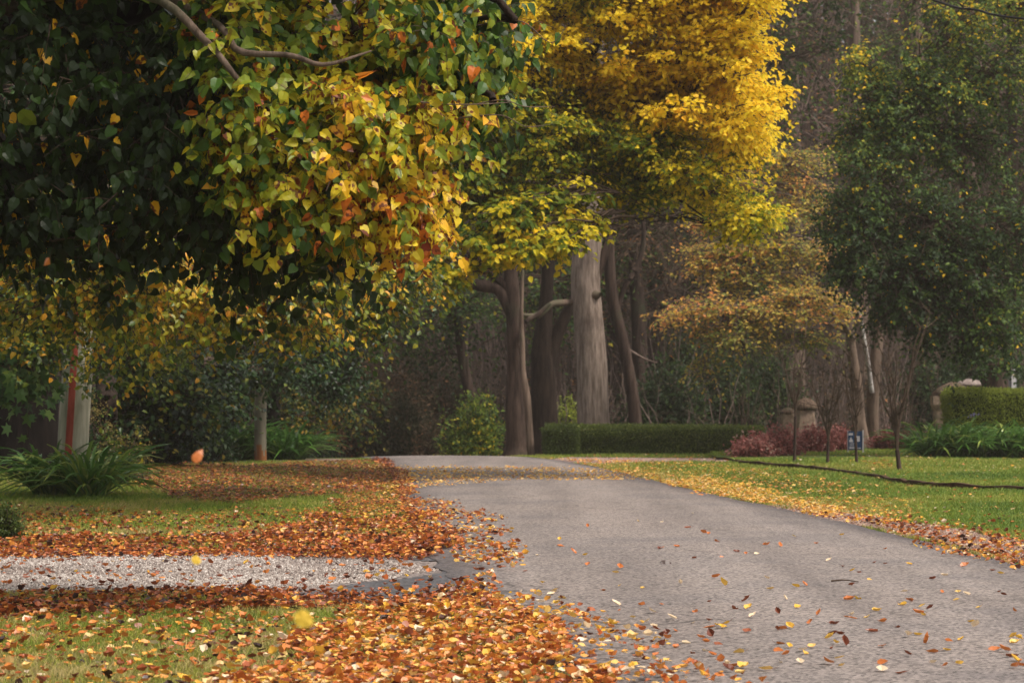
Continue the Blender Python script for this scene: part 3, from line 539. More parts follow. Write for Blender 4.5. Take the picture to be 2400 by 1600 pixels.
# ------------------------------------------------------------------ trees
def arc(A, B, sag, n, rng, wob):
    """(M,3)->(M,3) curved paths with n points"""
    t = np.linspace(0, 1, n)[None, :, None]; L = np.linalg.norm(B - A, axis=1)[:, None, None]
    p = A[:, None] * (1 - t) + B[:, None] * t
    p[..., 2] += (sag[:, None] * L[..., 0] * (4 * t * (1 - t))[..., 0])
    w = rng.normal(0, 1, (len(A), n, 3)) * wob * L * np.sin(np.pi * t) ** .6
    return p + w
def foliage(crown, trunk, rng, starts, blob, o):
    """one leafy mass: limb from a trunk point, sub-branches, twigs, leaves.
    blob = (centre, (rx, ry, rz), v) ; o = options"""
    c, Rr, v0 = np.asarray(blob[0], float), np.asarray(blob[1], float), blob[2]
    o = {**o, **(blob[3] if len(blob) > 3 else {})}
    s = starts[np.argmin(np.linalg.norm((starts - c) * [1, 1, 1.6], axis=1) + 1.2 * np.clip(starts[:, 2] - c[2], 0, None))]
    limb = arc(s[None], c[None], np.array([o.get('limb_sag', .08)]), 9, rng, .03)
    L = np.linalg.norm(c - s); r0 = min(o.get('limb_r', .03) * (1 + L * .25), .5 * o.get('trunk_r', 1))
    if o.get('limb', True): trunk.add(*tubes(limb, np.linspace(r0, r0 * .3, 9)[None], 8), o['bark'], None, True)
    ns = max(int(o['subs'] * blob[4]) if len(blob) > 4 else o['subs'], 3)
    u = nrm(rng.normal(size=(ns, 3))) * (rng.uniform(o.get('shell', .25), 1, (ns, 1)) ** .5)
    B = c + u * Rr; t = rng.integers(4, 9, ns); A = limb[0][t]
    sub = arc(A, B, rng.uniform(-.02, .12, ns) * o.get('arch', 1), 6, rng, .035)
    crown.add(*tubes(sub, np.linspace(o.get('sub_r', .012), o.get('sub_r', .012) * .35, 6)[None].repeat(ns, 0), 4), o.get('twigm', M_twig))
    nt = o['twigs']; si = np.repeat(np.arange(ns), nt); M = len(si)
    tt = rng.uniform(.25, 1, M) * 4.999; i0 = tt.astype(int); f = (tt - i0)[:, None]
    st = sub[si, i0] * (1 - f) + sub[si, i0 + 1] * f
    d = nrm(sub[si, -1] - sub[si, 0]); rd = nrm(rng.normal(size=(M, 3)) * [1, 1, o.get('flat', .6)])
    dr = nrm(d * .7 + rd * .9 + nrm(st - c) * .4 + [0, 0, o.get('rise', 0.)]); TL = o['twig_len'] * rng.uniform(.55, 1.3, M)
    k = 4; t4 = np.linspace(0, 1, k); drp = o.get('droop', .25)
    tw = st[:, None] + TL[:, None, None] * (dr[:, None] * t4[None, :, None] + np.array([0, 0, -drp]) * (t4 ** 2)[None, :, None])
    if o.get('twig_geo', True): crown.add(*tubes(tw, np.linspace(o.get('twig_r', .003), o.get('twig_r', .003) * .5, k)[None].repeat(M, 0), 3), o.get('twigm', M_twig))
    nlv = o['leaves']
    if nlv <= 0: return
    ti = np.repeat(np.arange(M), nlv); K = len(ti); tl = np.tile((np.arange(nlv) + .6) / nlv, M) + rng.uniform(-.1, .1, K); tl = np.clip(tl, .05, 1)
    base = st[ti] + TL[ti][:, None] * (dr[ti] * tl[:, None] + np.array([0, 0, -drp]) * (tl ** 2)[:, None])
    side = nrm(np.cross(dr[ti], [0, 0, 1.])) * np.where(np.arange(K) % 2, 1, -1)[:, None]
    hang = o.get('hang', .3)
    ax = nrm(dr[ti] * .5 + side * .8 + rng.normal(0, .35, (K, 3)) + [0, 0, -hang])
    up = np.array([0, 0, 1.]); outw = nrm((base - c) * [1, 1, .6])
    nr = nrm(up * o.get('up', 1.) + outw * o.get('out', .4) + np.array([0.15, -.45, 0]) * o.get('face', .5) + rng.normal(0, .42, (K, 3)))
    size = o['size'] * rng.uniform(.65, 1.2, K)
    pet = o.get('petiole', .3); base = base + ax * (size * pet)[:, None] * .5 + rng.normal(0, .2, (K, 3)) * size[:, None]
    tv = rng.normal(0, o.get('vs_twig', .09), M)
    rel = (base - c) / Rr
    v = v0 + tv[ti] + rng.normal(0, o.get('vs_leaf', .08), K) + o.get('vgx', 0) * rel[:, 0] + o.get('vgz', 0) * rel[:, 2] + o.get('vgo', 0) * (np.linalg.norm(rel, axis=1) - .6)
    if o.get('flare', 0): v = np.where(rng.uniform(size=K) < o['flare'], o.get('flare_v', .8), v)
    bend = rng.uniform(.3, 2.8, K); v = np.clip(v, 0, 1)
    if o['leaf'] == 'heart':
        for nm_, lo_, hi_ in (('heart', 0, .45), ('ovate', .45, .8), ('folded', .8, 1.01)):
            u_ = rng.uniform(size=K) if nm_ == 'heart' else u_; q_ = (u_ >= lo_) & (u_ < hi_)
            leaves(crown, base[q_], ax[q_], nr[q_], size[q_] * (1.1 if nm_ != 'heart' else 1), nm_, o['lm'], v[q_], bend=bend[q_])
    else: leaves(crown, base, ax, nr, size, o['leaf'], o['lm'], v, bend=bend)
def tree(name, label, seed, tpts, trad, blobs, o, group=None, extra=None, flare=1.5, cat='tree', k=14, rough=.06):
    rng = np.random.default_rng(seed); tpts = np.array(tpts, float)
    root = thing(name, label, cat, tpts[0], group)
    T, C = MB(), MB(); V, Q = trunk_tube(tpts, trad, rng, n=36, k=k, flare=flare, rough=rough); T.add(V, Q, o['bark'], None, True)
    st = smooth_curve(tpts, 14)[3:]
    for ex in (extra or []):       # further stems or limbs: (points, radii[, material])
        V, Q = trunk_tube(ex[0], ex[1], rng, n=24, k=10, flare=1.0, rough=rough * .8); T.add(V, Q, ex[2] if len(ex) > 2 else o['bark'], None, True)
        st = np.vstack([st, smooth_curve(ex[0], 8)[2:]])
    for b in blobs: foliage(C, T, rng, st, b, o)
    T.build('trunk', root, tpts[0])
    if C.n: C.build('crown', root, tpts[0])
    return root
def B(px, py, d, rx, ry, rd, v, o=None, w=1.0):
    s = d / F; return (P(px, py, d), (rx * s, rd, ry * s), v, o or {}, w)

# --- near tree with heart shaped leaves (upper left)
oA = dict(bark=M_bark_dark, lm=M_leaf_near, leaf='heart', size=.066, subs=34, twigs=5, leaves=9, twig_len=.30, droop=.35, hang=.8, up=.35, out=.5, face=1.3, petiole=.5,
          sub_r=.010, twig_r=.0022, limb_r=.018, vs_twig=.07, vs_leaf=.10, flare=.035, flare_v=.92)
gr = dict(flare=.04, flare_v=.80, vs_twig=.06, vs_leaf=.07, hang=1.1)
# ---
tree('heart_leaved_tree', 'near tree with large green and yellow heart shaped leaves hanging over the gravel drive', 101,
     [(-4.6, 15.5, -.05), (-4.55, 15.6, 1.5), (-4.4, 15.8, 3.2), (-4.3, 16, 5.5), (-4.2, 16, 8)], [.30, .26, .22, .15, .08],
     [B(120, 120, 15.6, 230, 200, 1.2, .16, gr), B(80, 400, 15.6, 230, 190, 1.1, .15, gr), B(330, 260, 15.4, 220, 200, 1.1, .17, gr), B(350, 450, 15.3, 240, 160, 1.0, .13, gr),
      B(560, 470, 15.6, 190, 140, .9, .14, gr), B(650, 560, 15.8, 160, 90, .7, .12, gr, .6), B(200, 560, 15.6, 240, 80, .8, .13, gr, .7), B(760, 560, 16.2, 90, 80, .5, .12, gr, .4),
      B(560, 90, 14.9, 110, 110, .7, .46, None, .8), B(570, 260, 14.8, 100, 110, .6, .47, None, .8), B(640, 420, 14.9, 90, 80, .6, .50, None, .7), B(600, 120, 15.2, 190, 170, 1.0, .45), B(640, 330, 15.1, 160, 150, .9, .50), B(820, 90, 15.4, 190, 150, .9, .56), B(830, 280, 15.2, 180, 150, .9, .585), B(880, 390, 15.2, 95, 120, .7, .64),  # nearest masses here get lighter leaf colour to widen the lit area
      B(740, 420, 15.2, 130, 120, .8, .56), B(955, 490, 15.3, 40, 50, .4, .74, None, .45), B(970, 240, 15.3, 95, 110, .6, .60), B(1000, 90, 15.6, 120, 130, .8, .40, dict(hang=1.2)), B(1090, 80, 15.8, 80, 90, .5, .34, dict(hang=1.3), .8),
      B(1070, 220, 15.8, 60, 90, .4, .30, dict(hang=1.4), .5), B(1020, 330, 15.6, 50, 50, .4, .5, None, .25),
      B(120, 40, 17.5, 260, 120, .8, .10, gr), B(330, 60, 17.0, 200, 120, .8, .12, gr), B(300, -200, 15.4, 420, 220, 1.8, .22, dict(size=.10)), B(850, -200, 15.4, 400, 200, 1.6, .42, dict(size=.10)), B(-250, 250, 15.4, 250, 350, 1.5, .2, dict(size=.10)),
      ((-3.2, 14.2, 5.2), (2.0, 2.0, 1.0), .25, dict(size=.12)), ((-1.4, 15.0, 5.0), (1.8, 1.8, .9), .4, dict(size=.12)), ((-4.8, 13.5, 3.6), (1.3, 1.6, 1.1), .2, dict(size=.12))],  # unseen crown extension, added to shade the left side
     oA, extra=[([P(-300, 160, 16.2), P(-60, 60, 16), P(120, 62, 15.9), P(290, 40, 15.8), P(420, -20, 15.8)], [.14, .10, .085, .06, .03], M_bark_black), ([P(-200, 120, 15.6), P(80, -10, 15.2), P(345, -10, 14.6), P(480, 95, 14.3), P(560, 190, 14.2), P(620, 260, 14.4)], [.07, .05, .025, .02, .014, .006], M_bark_mid),
                ([P(-150, -60, 15.6), P(300, -30, 15.3), P(505, 55, 14.5), P(560, 120, 14.3), P(680, 130, 14.2), P(760, 152, 14.2), P(870, 120, 14.3)], [.05, .035, .018, .018, .015, .012, .005], M_bark_mid),
                ([P(680, 130, 15.2), P(820, 215, 15.1), P(900, 320, 15.1)], [.008, .006, .004], M_bark_mid),
                ([P(840, 210, 15), P(990, 240, 14.9), P(1100, 245, 14.9), P(1200, 240, 15)], [.006, .004, .003, .002], M_bark_mid),
                ([P(1050, 260, 15.1), P(1170, 235, 15), P(1230, 250, 15), P(1300, 250, 15.1)], [.005, .003, .0025, .0015], M_bark_mid),
                ([P(1050, 280, 15.1), P(1170, 270, 15), P(1230, 296, 15), P(1290, 292, 15.1)], [.005, .003, .0025, .0015], M_bark_mid),
                ([P(1120, 60, 15.4), P(1220, 50, 15.3), P(1290, 100, 15.3), P(1330, 60, 15.3)], [.005, .003, .0025, .0015], M_bark_mid)])

# --- second tree (middle left band)
oB = dict(bark=M_bark_dark, lm=M_leaf_mid, leaf='hex', size=.07, subs=52, twigs=6, leaves=8, twig_len=.45, droop=.22, hang=.45, up=.7, out=.4, face=.8, sub_r=.012, twig_r=.003,
          limb_r=.022, vs_twig=.12, vs_leaf=.11, flat=.35, flare=.04, flare_v=.85)
tree('spreading_lime_tree', 'spreading tree with small green and amber leaves above the timber pole', 102,
     [G(250, 1075) + [0, -1.5, 0], P(246, 1000, 37), P(248, 860, 37), P(230, 650, 37), P(200, 300, 37), P(180, 0, 37)], [.15, .14, .135, .12, .1, .05],
     [B(100, 640, 26, 220, 90, 1.3, .58), B(330, 640, 26, 220, 80, 1.3, .64), B(560, 650, 27, 220, 90, 1.3, .60), B(760, 650, 28, 170, 100, 1.2, .50), B(150, 745, 27, 230, 60, 1.2, .50),
      B(420, 750, 28, 240, 60, 1.3, .54), B(640, 765, 29, 190, 55, 1.2, .48), B(840, 600, 30, 150, 110, 1.3, .44), B(940, 590, 31, 100, 90, 1.2, .42), B(880, 700, 31, 60, 80, .8, .33, None, .6),
      B(250, 520, 29, 350, 110, 1.5, .5), B(640, 500, 30, 300, 130, 1.5, .5), B(40, 800, 29, 90, 50, .8, .38, None, .5), B(300, 840, 31, 120, 50, 1., .35, None, .5)],
     oB, rough=.025, extra=[([P(200, 420, 31), P(380, 520, 27), P(490, 598, 25), P(560, 650, 25), P(640, 685, 25), P(650, 672, 25)], [.08, .05, .02, .014, .01, .004], M_bark_mid),
                ([P(240, 600, 34), P(500, 590, 30), P(760, 560, 30), P(930, 560, 31)], [.09, .06, .04, .02])])
# dark tree trunk at the very left
oD = dict(bark=M_bark_black, lm=M_leaf_ever, leaf='hex', size=.09, subs=36, twigs=6, leaves=6, twig_len=.5, droop=.3, hang=.5, up=.7, out=.5, face=.5, sub_r=.015, twig_geo=False, limb_r=.03, vs_twig=.2, vs_leaf=.17)
tree('dark_conifer', 'massive dark trunked tree standing behind the timber pole', 103, [P(60, 1075, 39) * [1, 1, 0], P(55, 900, 39), P(40, 700, 39), P(30, 300, 39), P(20, -100, 39)], [.5, .45, .42, .36, .25],
     [B(60, 600, 38, 400, 200, 2, .3), B(60, 200, 38, 500, 300, 2.5, .3), B(-150, 850, 40, 220, 200, 1.5, .3), B(500, 300, 40, 400, 300, 2.2, .35), B(900, 250, 41, 300, 300, 2, .35), B(30, 870, 42, 150, 130, 1, .2)], oD)
# maple spray at left edge
oM = dict(bark=M_bark_dark, lm=M_leaf_maple, leaf='maple', size=.14, subs=16, twigs=5, leaves=4, twig_len=.35, droop=.6, hang=.8, up=.5, out=.5, face=1.2, sub_r=.01, twig_r=.003, limb_r=.02, vs_twig=.15, vs_leaf=.18)
tree('maple_tree', 'maple with bright green lobed leaves hanging left of the timber pole', 104, [(-6.9, 30.5, 0), (-6.9, 30.5, 1.2), (-6.8, 30.3, 2.6), (-6.9, 30.2, 4.2)], [.12, .1, .08, .05],
     [B(20, 850, 29, 120, 60, .7, .6), B(60, 845, 29, 50, 40, .5, .65, None, .6), B(-60, 800, 29.5, 120, 100, .8, .4), B(-120, 700, 30, 160, 160, 1., .4)], oM)

# --- evergreen masses in the middle distance, left
tree('holly_tree', 'dark glossy evergreen tree with low crown left of the lane crest', 105, [P(640, 1078, 54) * [1, 1, 0] + [0, 0, -.1], P(640, 900, 54), P(650, 700, 54), P(650, 400, 54)], [.16, .14, .12, .06],
     [B(560, 880, 50, 110, 70, 1.2, .5), B(640, 860, 50, 120, 80, 1.2, .45), B(470, 820, 50, 140, 70, 1.2, .4), B(760, 880, 51, 100, 70, 1.1, .38), B(820, 900, 51, 50, 50, .7, .4, None, .6), B(780, 800, 51, 110, 80, 1.2, .35),
      B(850, 760, 51, 80, 90, 1.0, .5), B(700, 740, 51, 170, 90, 1.4, .4), B(480, 900, 52, 60, 60, .8, .4, None, .6), B(600, 870, 47.2, 80, 36, .6, .4, None, .9), B(680, 860, 47.5, 70, 40, .6, .4, None, .8)], {**oD, 'size': .085})
M_leaf_dim = leaf_mat('leaf_dim', [(0, (.006, .013, .006)), (.3, (.016, .042, .008)), (.5, (.055, .085, .010)), (.7, (.20, .15, .012)), (1, (.3, .14, .012))], rough=.45, spec=.22, trans=.25)
oE = dict(oD, lm=M_leaf_dim, size=.10, vs_twig=.13)
tree('understorey_tree', 'small green and bronze leaved tree drooping beside the grass bank', 106, [P(395, 1082, 44) * [1, 1, 0], P(395, 1000, 44), P(390, 900, 44), P(380, 780, 44)], [.17, .13, .1, .05],
     [B(330, 910, 42, 80, 60, .9, .28), B(420, 930, 42, 90, 60, .9, .25), B(320, 980, 42, 60, 60, .8, .24), B(430, 1000, 43, 90, 45, .8, .22), B(370, 860, 42, 120, 60, 1., .3), B(330, 1040, 43, 60, 30, .7, .2, None, .6), B(500, 930, 46, 60, 35, .8, .25), B(540, 880, 47, 60, 40, .8, .22), B(280, 900, 42, 50, 90, .8, .22)], oE)
tree('dim_bronze_tree', 'slim trunk with bronze and green drooping leaves behind the stained pole', 107, [P(718, 1076, 60) * [1, 1, 0] + [0, 0, -.4], P(718, 980, 60), P(716, 850, 60), P(712, 600, 60)], [.13, .11, .1, .06],
     [B(700, 970, 57, 70, 40, .8, .52), B(770, 950, 58, 80, 50, .8, .5), B(660, 960, 57, 50, 40, .7, .45, None, .7), B(830, 960, 60, 90, 70, 1, .4)], dict(oE, subs=20))

# --- big yellow tree over the lane
oC = dict(bark=M_bark_dark, lm=M_leaf_yellow, leaf='hex', size=.078, subs=40, twigs=6, leaves=9, twig_len=.42, droop=.16, hang=.4, up=.75, out=.5, face=.7, flat=.3, sub_r=.014, twig_r=.004, limb_r=.02,
          vs_twig=.07, vs_leaf=.07, shell=.35)
lo = dict(vs_twig=.13, vs_leaf=.11); ye = dict(vs_twig=.06, vs_leaf=.06)
def golden_pads():
    r = np.random.default_rng(41); out = []
    SIL = [(1000, 260), (1180, 60), (1200, -160), (1830, -160), (1800, 60), (1850, 215), (1820, 285), (1760, 330), (1700, 400), (1740, 470), (1780, 535), (1650, 545), (1560, 480), (1380, 480), (1270, 480), (1190, 520), (1040, 560), (960, 520)]
    GOLD = [(1480, -160), (1830, -160), (1870, 220), (1850, 300), (1700, 350), (1560, 290), (1400, 225), (1350, 170), (1450, 60)]
    GOLD2 = [(1230, 0), (1320, 40), (1330, 220), (1250, 240), (1215, 120)]
    n = 0
    while n < 185:
        x, y = r.uniform(950, 1860), r.uniform(-160, 570)
        if not inpoly(np.array([x]), np.array([y]), SIL)[0]: continue
        gold = inpoly(np.array([x]), np.array([y]), GOLD)[0] or inpoly(np.array([x]), np.array([y]), GOLD2)[0]
        n += 1; edge = x > 1700
        if not gold and r.uniform() < .22: continue
        if 1290 < x < 1460 and y > 440: y -= 50
        v = r.normal(.785, .035) if gold else (r.normal(.38, .05) if y > 330 or x < 1200 else r.normal(.44, .05))
        if not gold and x > 1620 and y > 380: v = r.normal(.52, .05)
        out.append(B(x, y, r.uniform(36.8, 39.6) if gold else r.uniform(37, 41), r.uniform(45, 95) * (.7 if edge else 1), r.uniform(13, 26), .75, v, dict(vs_twig=.04, vs_leaf=.05, limb_r=.004) if gold else dict(vs_twig=.10, vs_leaf=.10, limb_r=.004, flare=.05, flare_v=.72), .33 if gold else .42))
    near = dict(size=.095, vs_twig=.12, vs_leaf=.11, limb_r=.004, twig_len=.26)     # lower spray reaching nearest the lane
    for x, y, rx, ry, v in ((1150, 520, 60, 30, .50), (1185, 560, 55, 26, .54), (1170, 600, 40, 20, .58), (1230, 578, 50, 14, .52), (1280, 585, 40, 10, .52), (1120, 560, 50, 22, .48), (1210, 500, 50, 18, .44), (1010, 610, 60, 26, .44), (950, 560, 70, 40, .38), (1030, 660, 30, 10, .5)):
        out.append(B(x, y, 36.4, rx * .8, ry, .5, v - .04, near, .45))
    out += [B(1600, -230, 38.5, 250, 80, 1.6, .75, None, 1.2), B(1250, -230, 39.5, 260, 90, 1.8, .5, None, 1.2)]
    return out
tree('golden_elm_tree', 'large tree with brilliant golden yellow upper leaves arching over the lane', 108,
     [P(545, 1078, 52) * [1, 1, 0] + [0, 0, -.1], P(550, 950, 52), P(600, 780, 50), P(820, 590, 46), P(1050, 350, 42), P(1150, 0, 41), P(1200, -300, 41)], [.17, .15, .14, .13, .12, .09, .04],
     golden_pads(),
     oC, extra=[([P(960, 560, 43), P(1180, 430, 41), P(1330, 300, 40), P(1420, 270, 39), P(1620, 235, 38.5)], [.13, .10, .06, .045, .015]),
                ([P(1000, 500, 43), P(1070, 475, 40), P(1200, 400, 39), P(1300, 350, 38.5)], [.1, .06, .04, .015]),
                ([P(1180, 430, 41), P(1340, 330, 39), P(1480, 320, 38.5), P(1600, 305, 38.5)], [.06, .045, .03, .01]),
                ([P(1200, 400, 40), P(1420, 400, 39), P(1560, 450, 38.5), P(1680, 530, 38.2)], [.05, .035, .02, .008]),
                ([P(1330, 300, 40), P(1400, 100, 39), P(1450, 20, 39), P(1480, -80, 39)], [.06, .05, .03, .02])])

# --- tall trunks beyond the hedge
oN = dict(bark=M_bark_pale, lm=M_leaf_wood, leaf='oval', size=.12, subs=14, twigs=5, leaves=5, twig_len=.8, twig_geo=True, twig_r=.006, sub_r=.02, twigm=M_twig, limb_r=.03, droop=.2, vs_twig=.15, vs_leaf=.12)
top = lambda px, py, d, v=.3: [B(px, py, d, 260, 160, 2.5, v), B(px - 160, py + 90, d, 200, 130, 2, v), B(px + 170, py + 80, d, 200, 130, 2, v)]
tree('pale_trunk_tree', 'tallest tree with thick pale grey trunk rising behind the low hedge', 111,
     [P(1392, 1040, 58) * [1, 1, 0], P(1390, 960, 58), P(1388, 860, 58), P(1380, 760, 58), P(1372, 660, 58), P(1378, 560, 58), P(1382, 420, 58), P(1390, 100, 58), P(1400, -250, 58)], [.345, .33, .315, .30, .30, .29, .27, .22, .12],
     top(1390, -60, 58) + [B(1500, 180, 59, 240, 150, 2, .35)], oN, flare=1.02, k=24, rough=.025,
     extra=[([P(1382, 720, 58.05), P(1398, 650, 58.0), P(1418, 590, 57.95), P(1438, 540, 58), P(1452, 480, 58)], [.06, .10, .085, .06, .05], M_bark_brown),
            ([P(1385, 694, 57.85), P(1400, 690, 57.76), P(1408, 688, 57.68)], [.12, .09, .03], M_bark_mid),
            ([P(1345, 708, 58), P(1310, 710, 57.8), P(1290, 715, 57.7), P(1262, 738, 57.6), P(1240, 740, 57.5), P(1215, 735, 57.5)], [.07, .075, .06, .07, .05, .03], M_bark_mid)])
oN2 = dict(oN, bark=M_bark_brown)
tree('forked_trunk_tree', 'dark reddish trunk forking to the left beside the end of the low hedge', 112,
     [P(1213, 1078, 55) * [1, 1, 0] + [0, 0, -.15], P(1213, 1040, 55), P(1207, 950, 55), P(1208, 850, 55), P(1205, 760, 55), P(1200, 680, 55), P(1196, 600, 55), P(1200, 400, 55), P(1210, 0, 55)], [.30, .22, .195, .165, .15, .15, .12, .11, .06],
     top(1190, 60, 56), oN2, flare=1.3, k=16,
     extra=[([P(1205, 740, 55), P(1170, 680, 55), P(1120, 668, 55), P(1070, 640, 55), P(1040, 600, 55), P(1020, 540, 55)], [.15, .12, .12, .11, .10, .08]),
            ([P(1195, 680, 55), P(1150, 640, 55), P(1110, 600, 55), P(1060, 560, 55)], [.10, .08, .07, .05]),
            ([P(1222, 830, 54.7), P(1230, 760, 54.7), P(1260, 738, 54.8), P(1290, 712, 54.9)], [.05, .05, .05, .03])])
tree('slim_pale_tree', 'slim twisted pale stem pressed against the forked trunk', 113,
     [P(1246, 1060, 54) * [1, 1, 0] + [0, 0, -.1], P(1240, 1000, 54), P(1235, 930, 54), P(1226, 870, 54), P(1224, 800, 54), P(1222, 740, 54), P(1226, 600, 54)], [.075, .075, .075, .06, .05, .04, .03],
     [B(1230, 480, 54, 100, 80, 1, .3)], dict(oN, bark=M_bark_mid), flare=1.0, k=9)
tree('leaning_dark_tree', 'broad dark trunk with a limb leaning right between the forked and pale trunks', 114,
     [P(1276, 1070, 60) * [1, 1, 0] + [0, 0, -.2], P(1276, 1000, 60), P(1274, 900, 60), P(1272, 820, 60), P(1280, 700, 60), P(1290, 500, 60), P(1290, 100, 60)], [.36, .29, .27, .24, .14, .13, .08],
     top(1290, 40, 61), dict(oN, bark=M_bark_dark), flare=1.2, extra=[([P(1278, 860, 60), P(1300, 800, 60), P(1330, 730, 60), P(1365, 670, 60)], [.2, .15, .12, .1])])
tree('crooked_brown_tree', 'crooked brown trunk right of the pale trunk with a limb bending outwards', 115,
     [P(1494, 1050, 61) * [1, 1, 0], P(1487, 960, 61), P(1475, 880, 61), P(1455, 780, 61), P(1436, 700, 61), P(1428, 600, 61), P(1430, 450, 61), P(1430, 100, 61)], [.15, .14, .13, .12, .13, .12, .11, .06],
     top(1470, 60, 61), oN2, flare=1.2, extra=[([P(1445, 730, 61), P(1465, 670, 61), P(1495, 620, 61), P(1508, 560, 61), P(1506, 500, 61)], [.06, .06, .055, .05, .04]),
      ([P(1475, 820, 61), P(1510, 840, 61), P(1540, 850, 61)], [.03, .02, .01], M_twig_pale)])
tree('tilted_thin_tree', 'thin dark trunk tilting left above the yellow green bush', 116,
     [P(1115, 1060, 64) * [1, 1, 0] + [0, 0, -1], P(1103, 950, 64), P(1088, 860, 64), P(1077, 780, 64), P(1070, 700, 64), P(1050, 560, 64)], [.14, .13, .12, .11, .09, .06],
     [B(1040, 740, 63, 110, 55, 1.5, .46), B(1090, 720, 63, 90, 45, 1.3, .42), B(1000, 680, 64, 120, 50, 1.5, .48), B(930, 780, 65, 90, 50, 1.3, .40), B(900, 700, 65, 70, 60, 1.2, .5), B(1040, 830, 64, 60, 40, 1, .12, None, .5)], dict(oN2, leaf='oval', lm=M_leaf_green, subs=26, twig_geo=False))

# --- right: many-stemmed tree with orange sprays
oO = dict(bark=M_bark_mid, lm=M_leaf_orange, leaf='oval', size=.095, subs=30, twigs=6, leaves=6, twig_len=.6, droop=.18, hang=.2, up=1., out=.2, face=.5, flat=.2, sub_r=.014, twig_r=.005, twigm=M_twig_pale, limb_r=.02,
          vs_twig=.16, vs_leaf=.12, limb_sag=.12)
tree('orange_maple_tree', 'many stemmed tree with layered orange and olive sprays behind the blue sign', 121,
     [P(2022, 1052, 58) * [1, 1, 0], P(2012, 980, 58), P(2008, 900, 58), P(1996, 820, 58), P(1990, 740, 58), P(1984, 640, 58), P(1960, 480, 58)], [.17, .14, .11, .10, .08, .06, .03],
     [B(1700, 720, 56, 140.4, 16.5, 1., .68), B(1600, 740, 56, 64.8, 12.1, .6, .72, None, .5), B(1800, 740, 56, 140.4, 19.8, 1., .6), B(1720, 790, 56, 86.4, 15.4, .8, .42), B(1880, 700, 56, 97.2, 22.0, 1., .62), B(1760, 650, 57, 162.0, 22.0, 1.1, .5),
      B(1700, 590, 57, 108.0, 18.7, .9, .62), B(1830, 590, 57, 140.4, 24.8, 1.1, .5), B(1760, 520, 57, 129.6, 22.0, 1., .45), B(1880, 500, 58, 118.8, 27.5, 1.1, .5), B(1800, 440, 58, 129.6, 22.0, 1., .66), B(1650, 620, 57, 64.8, 16.5, .7, .72, None, .5),
      B(1680, 530, 58, 75.6, 16.5, .8, .8, None, .5), B(1860, 380, 58, 97.2, 27.5, 1., .55), B(1860, 800, 57, 97.2, 27.5, 1., .25), B(1650, 860, 56.5, 27.0, 22.0, .4, .5, None, .25), B(1950, 600, 57, 86.4, 33.0, 1., .6, None, .7), B(1960, 720, 57, 54.0, 27.5, .8, .7, None, .5)],
     oO, flare=1.2, extra=[([P(2045, 1048, 58.4) * [1, 1, 0], P(2045, 960, 58.3), P(2050, 860, 58.2), P(2058, 790, 58.2), P(2062, 650, 58.2)], [.16, .13, .13, .11, .07]),
      ([P(2044, 920, 57.8), P(2034, 850, 57.7), P(2026, 800, 57.6), P(2016, 740, 57.6), P(2006, 690, 57.6)], [.05, .05, .045, .04, .03], M_bark_birch),
      ([P(2000, 800, 58), P(1980, 765, 57.6), P(1950, 735, 57.2), P(1935, 715, 57)], [.06, .06, .05, .04]), ([P(1990, 780, 58), P(1900, 745, 57), P(1800, 730, 56.5), P(1720, 725, 56)], [.035, .025, .018, .01], M_twig_pale),
      ([P(1940, 735, 57), P(1850, 715, 56.5), P(1750, 712, 56.5)], [.025, .018, .01], M_bark_dark), ([P(2002, 850, 58), P(1960, 800, 57.6), P(1900, 770, 57.4)], [.02, .015, .01], M_twig_pale),
      ([P(1980, 620, 58), P(1900, 560, 57.5), P(1760, 545, 57.2), P(1660, 560, 57)], [.03, .025, .016, .008], M_twig_pale), ([P(1978, 560, 58), P(1880, 470, 57.5), P(1760, 440, 57.2)], [.03, .022, .01], M_twig_pale),
      ([P(1975, 520, 58), P(1880, 400, 57.6), P(1750, 345, 57.4)], [.025, .02, .012], M_twig_pale)])
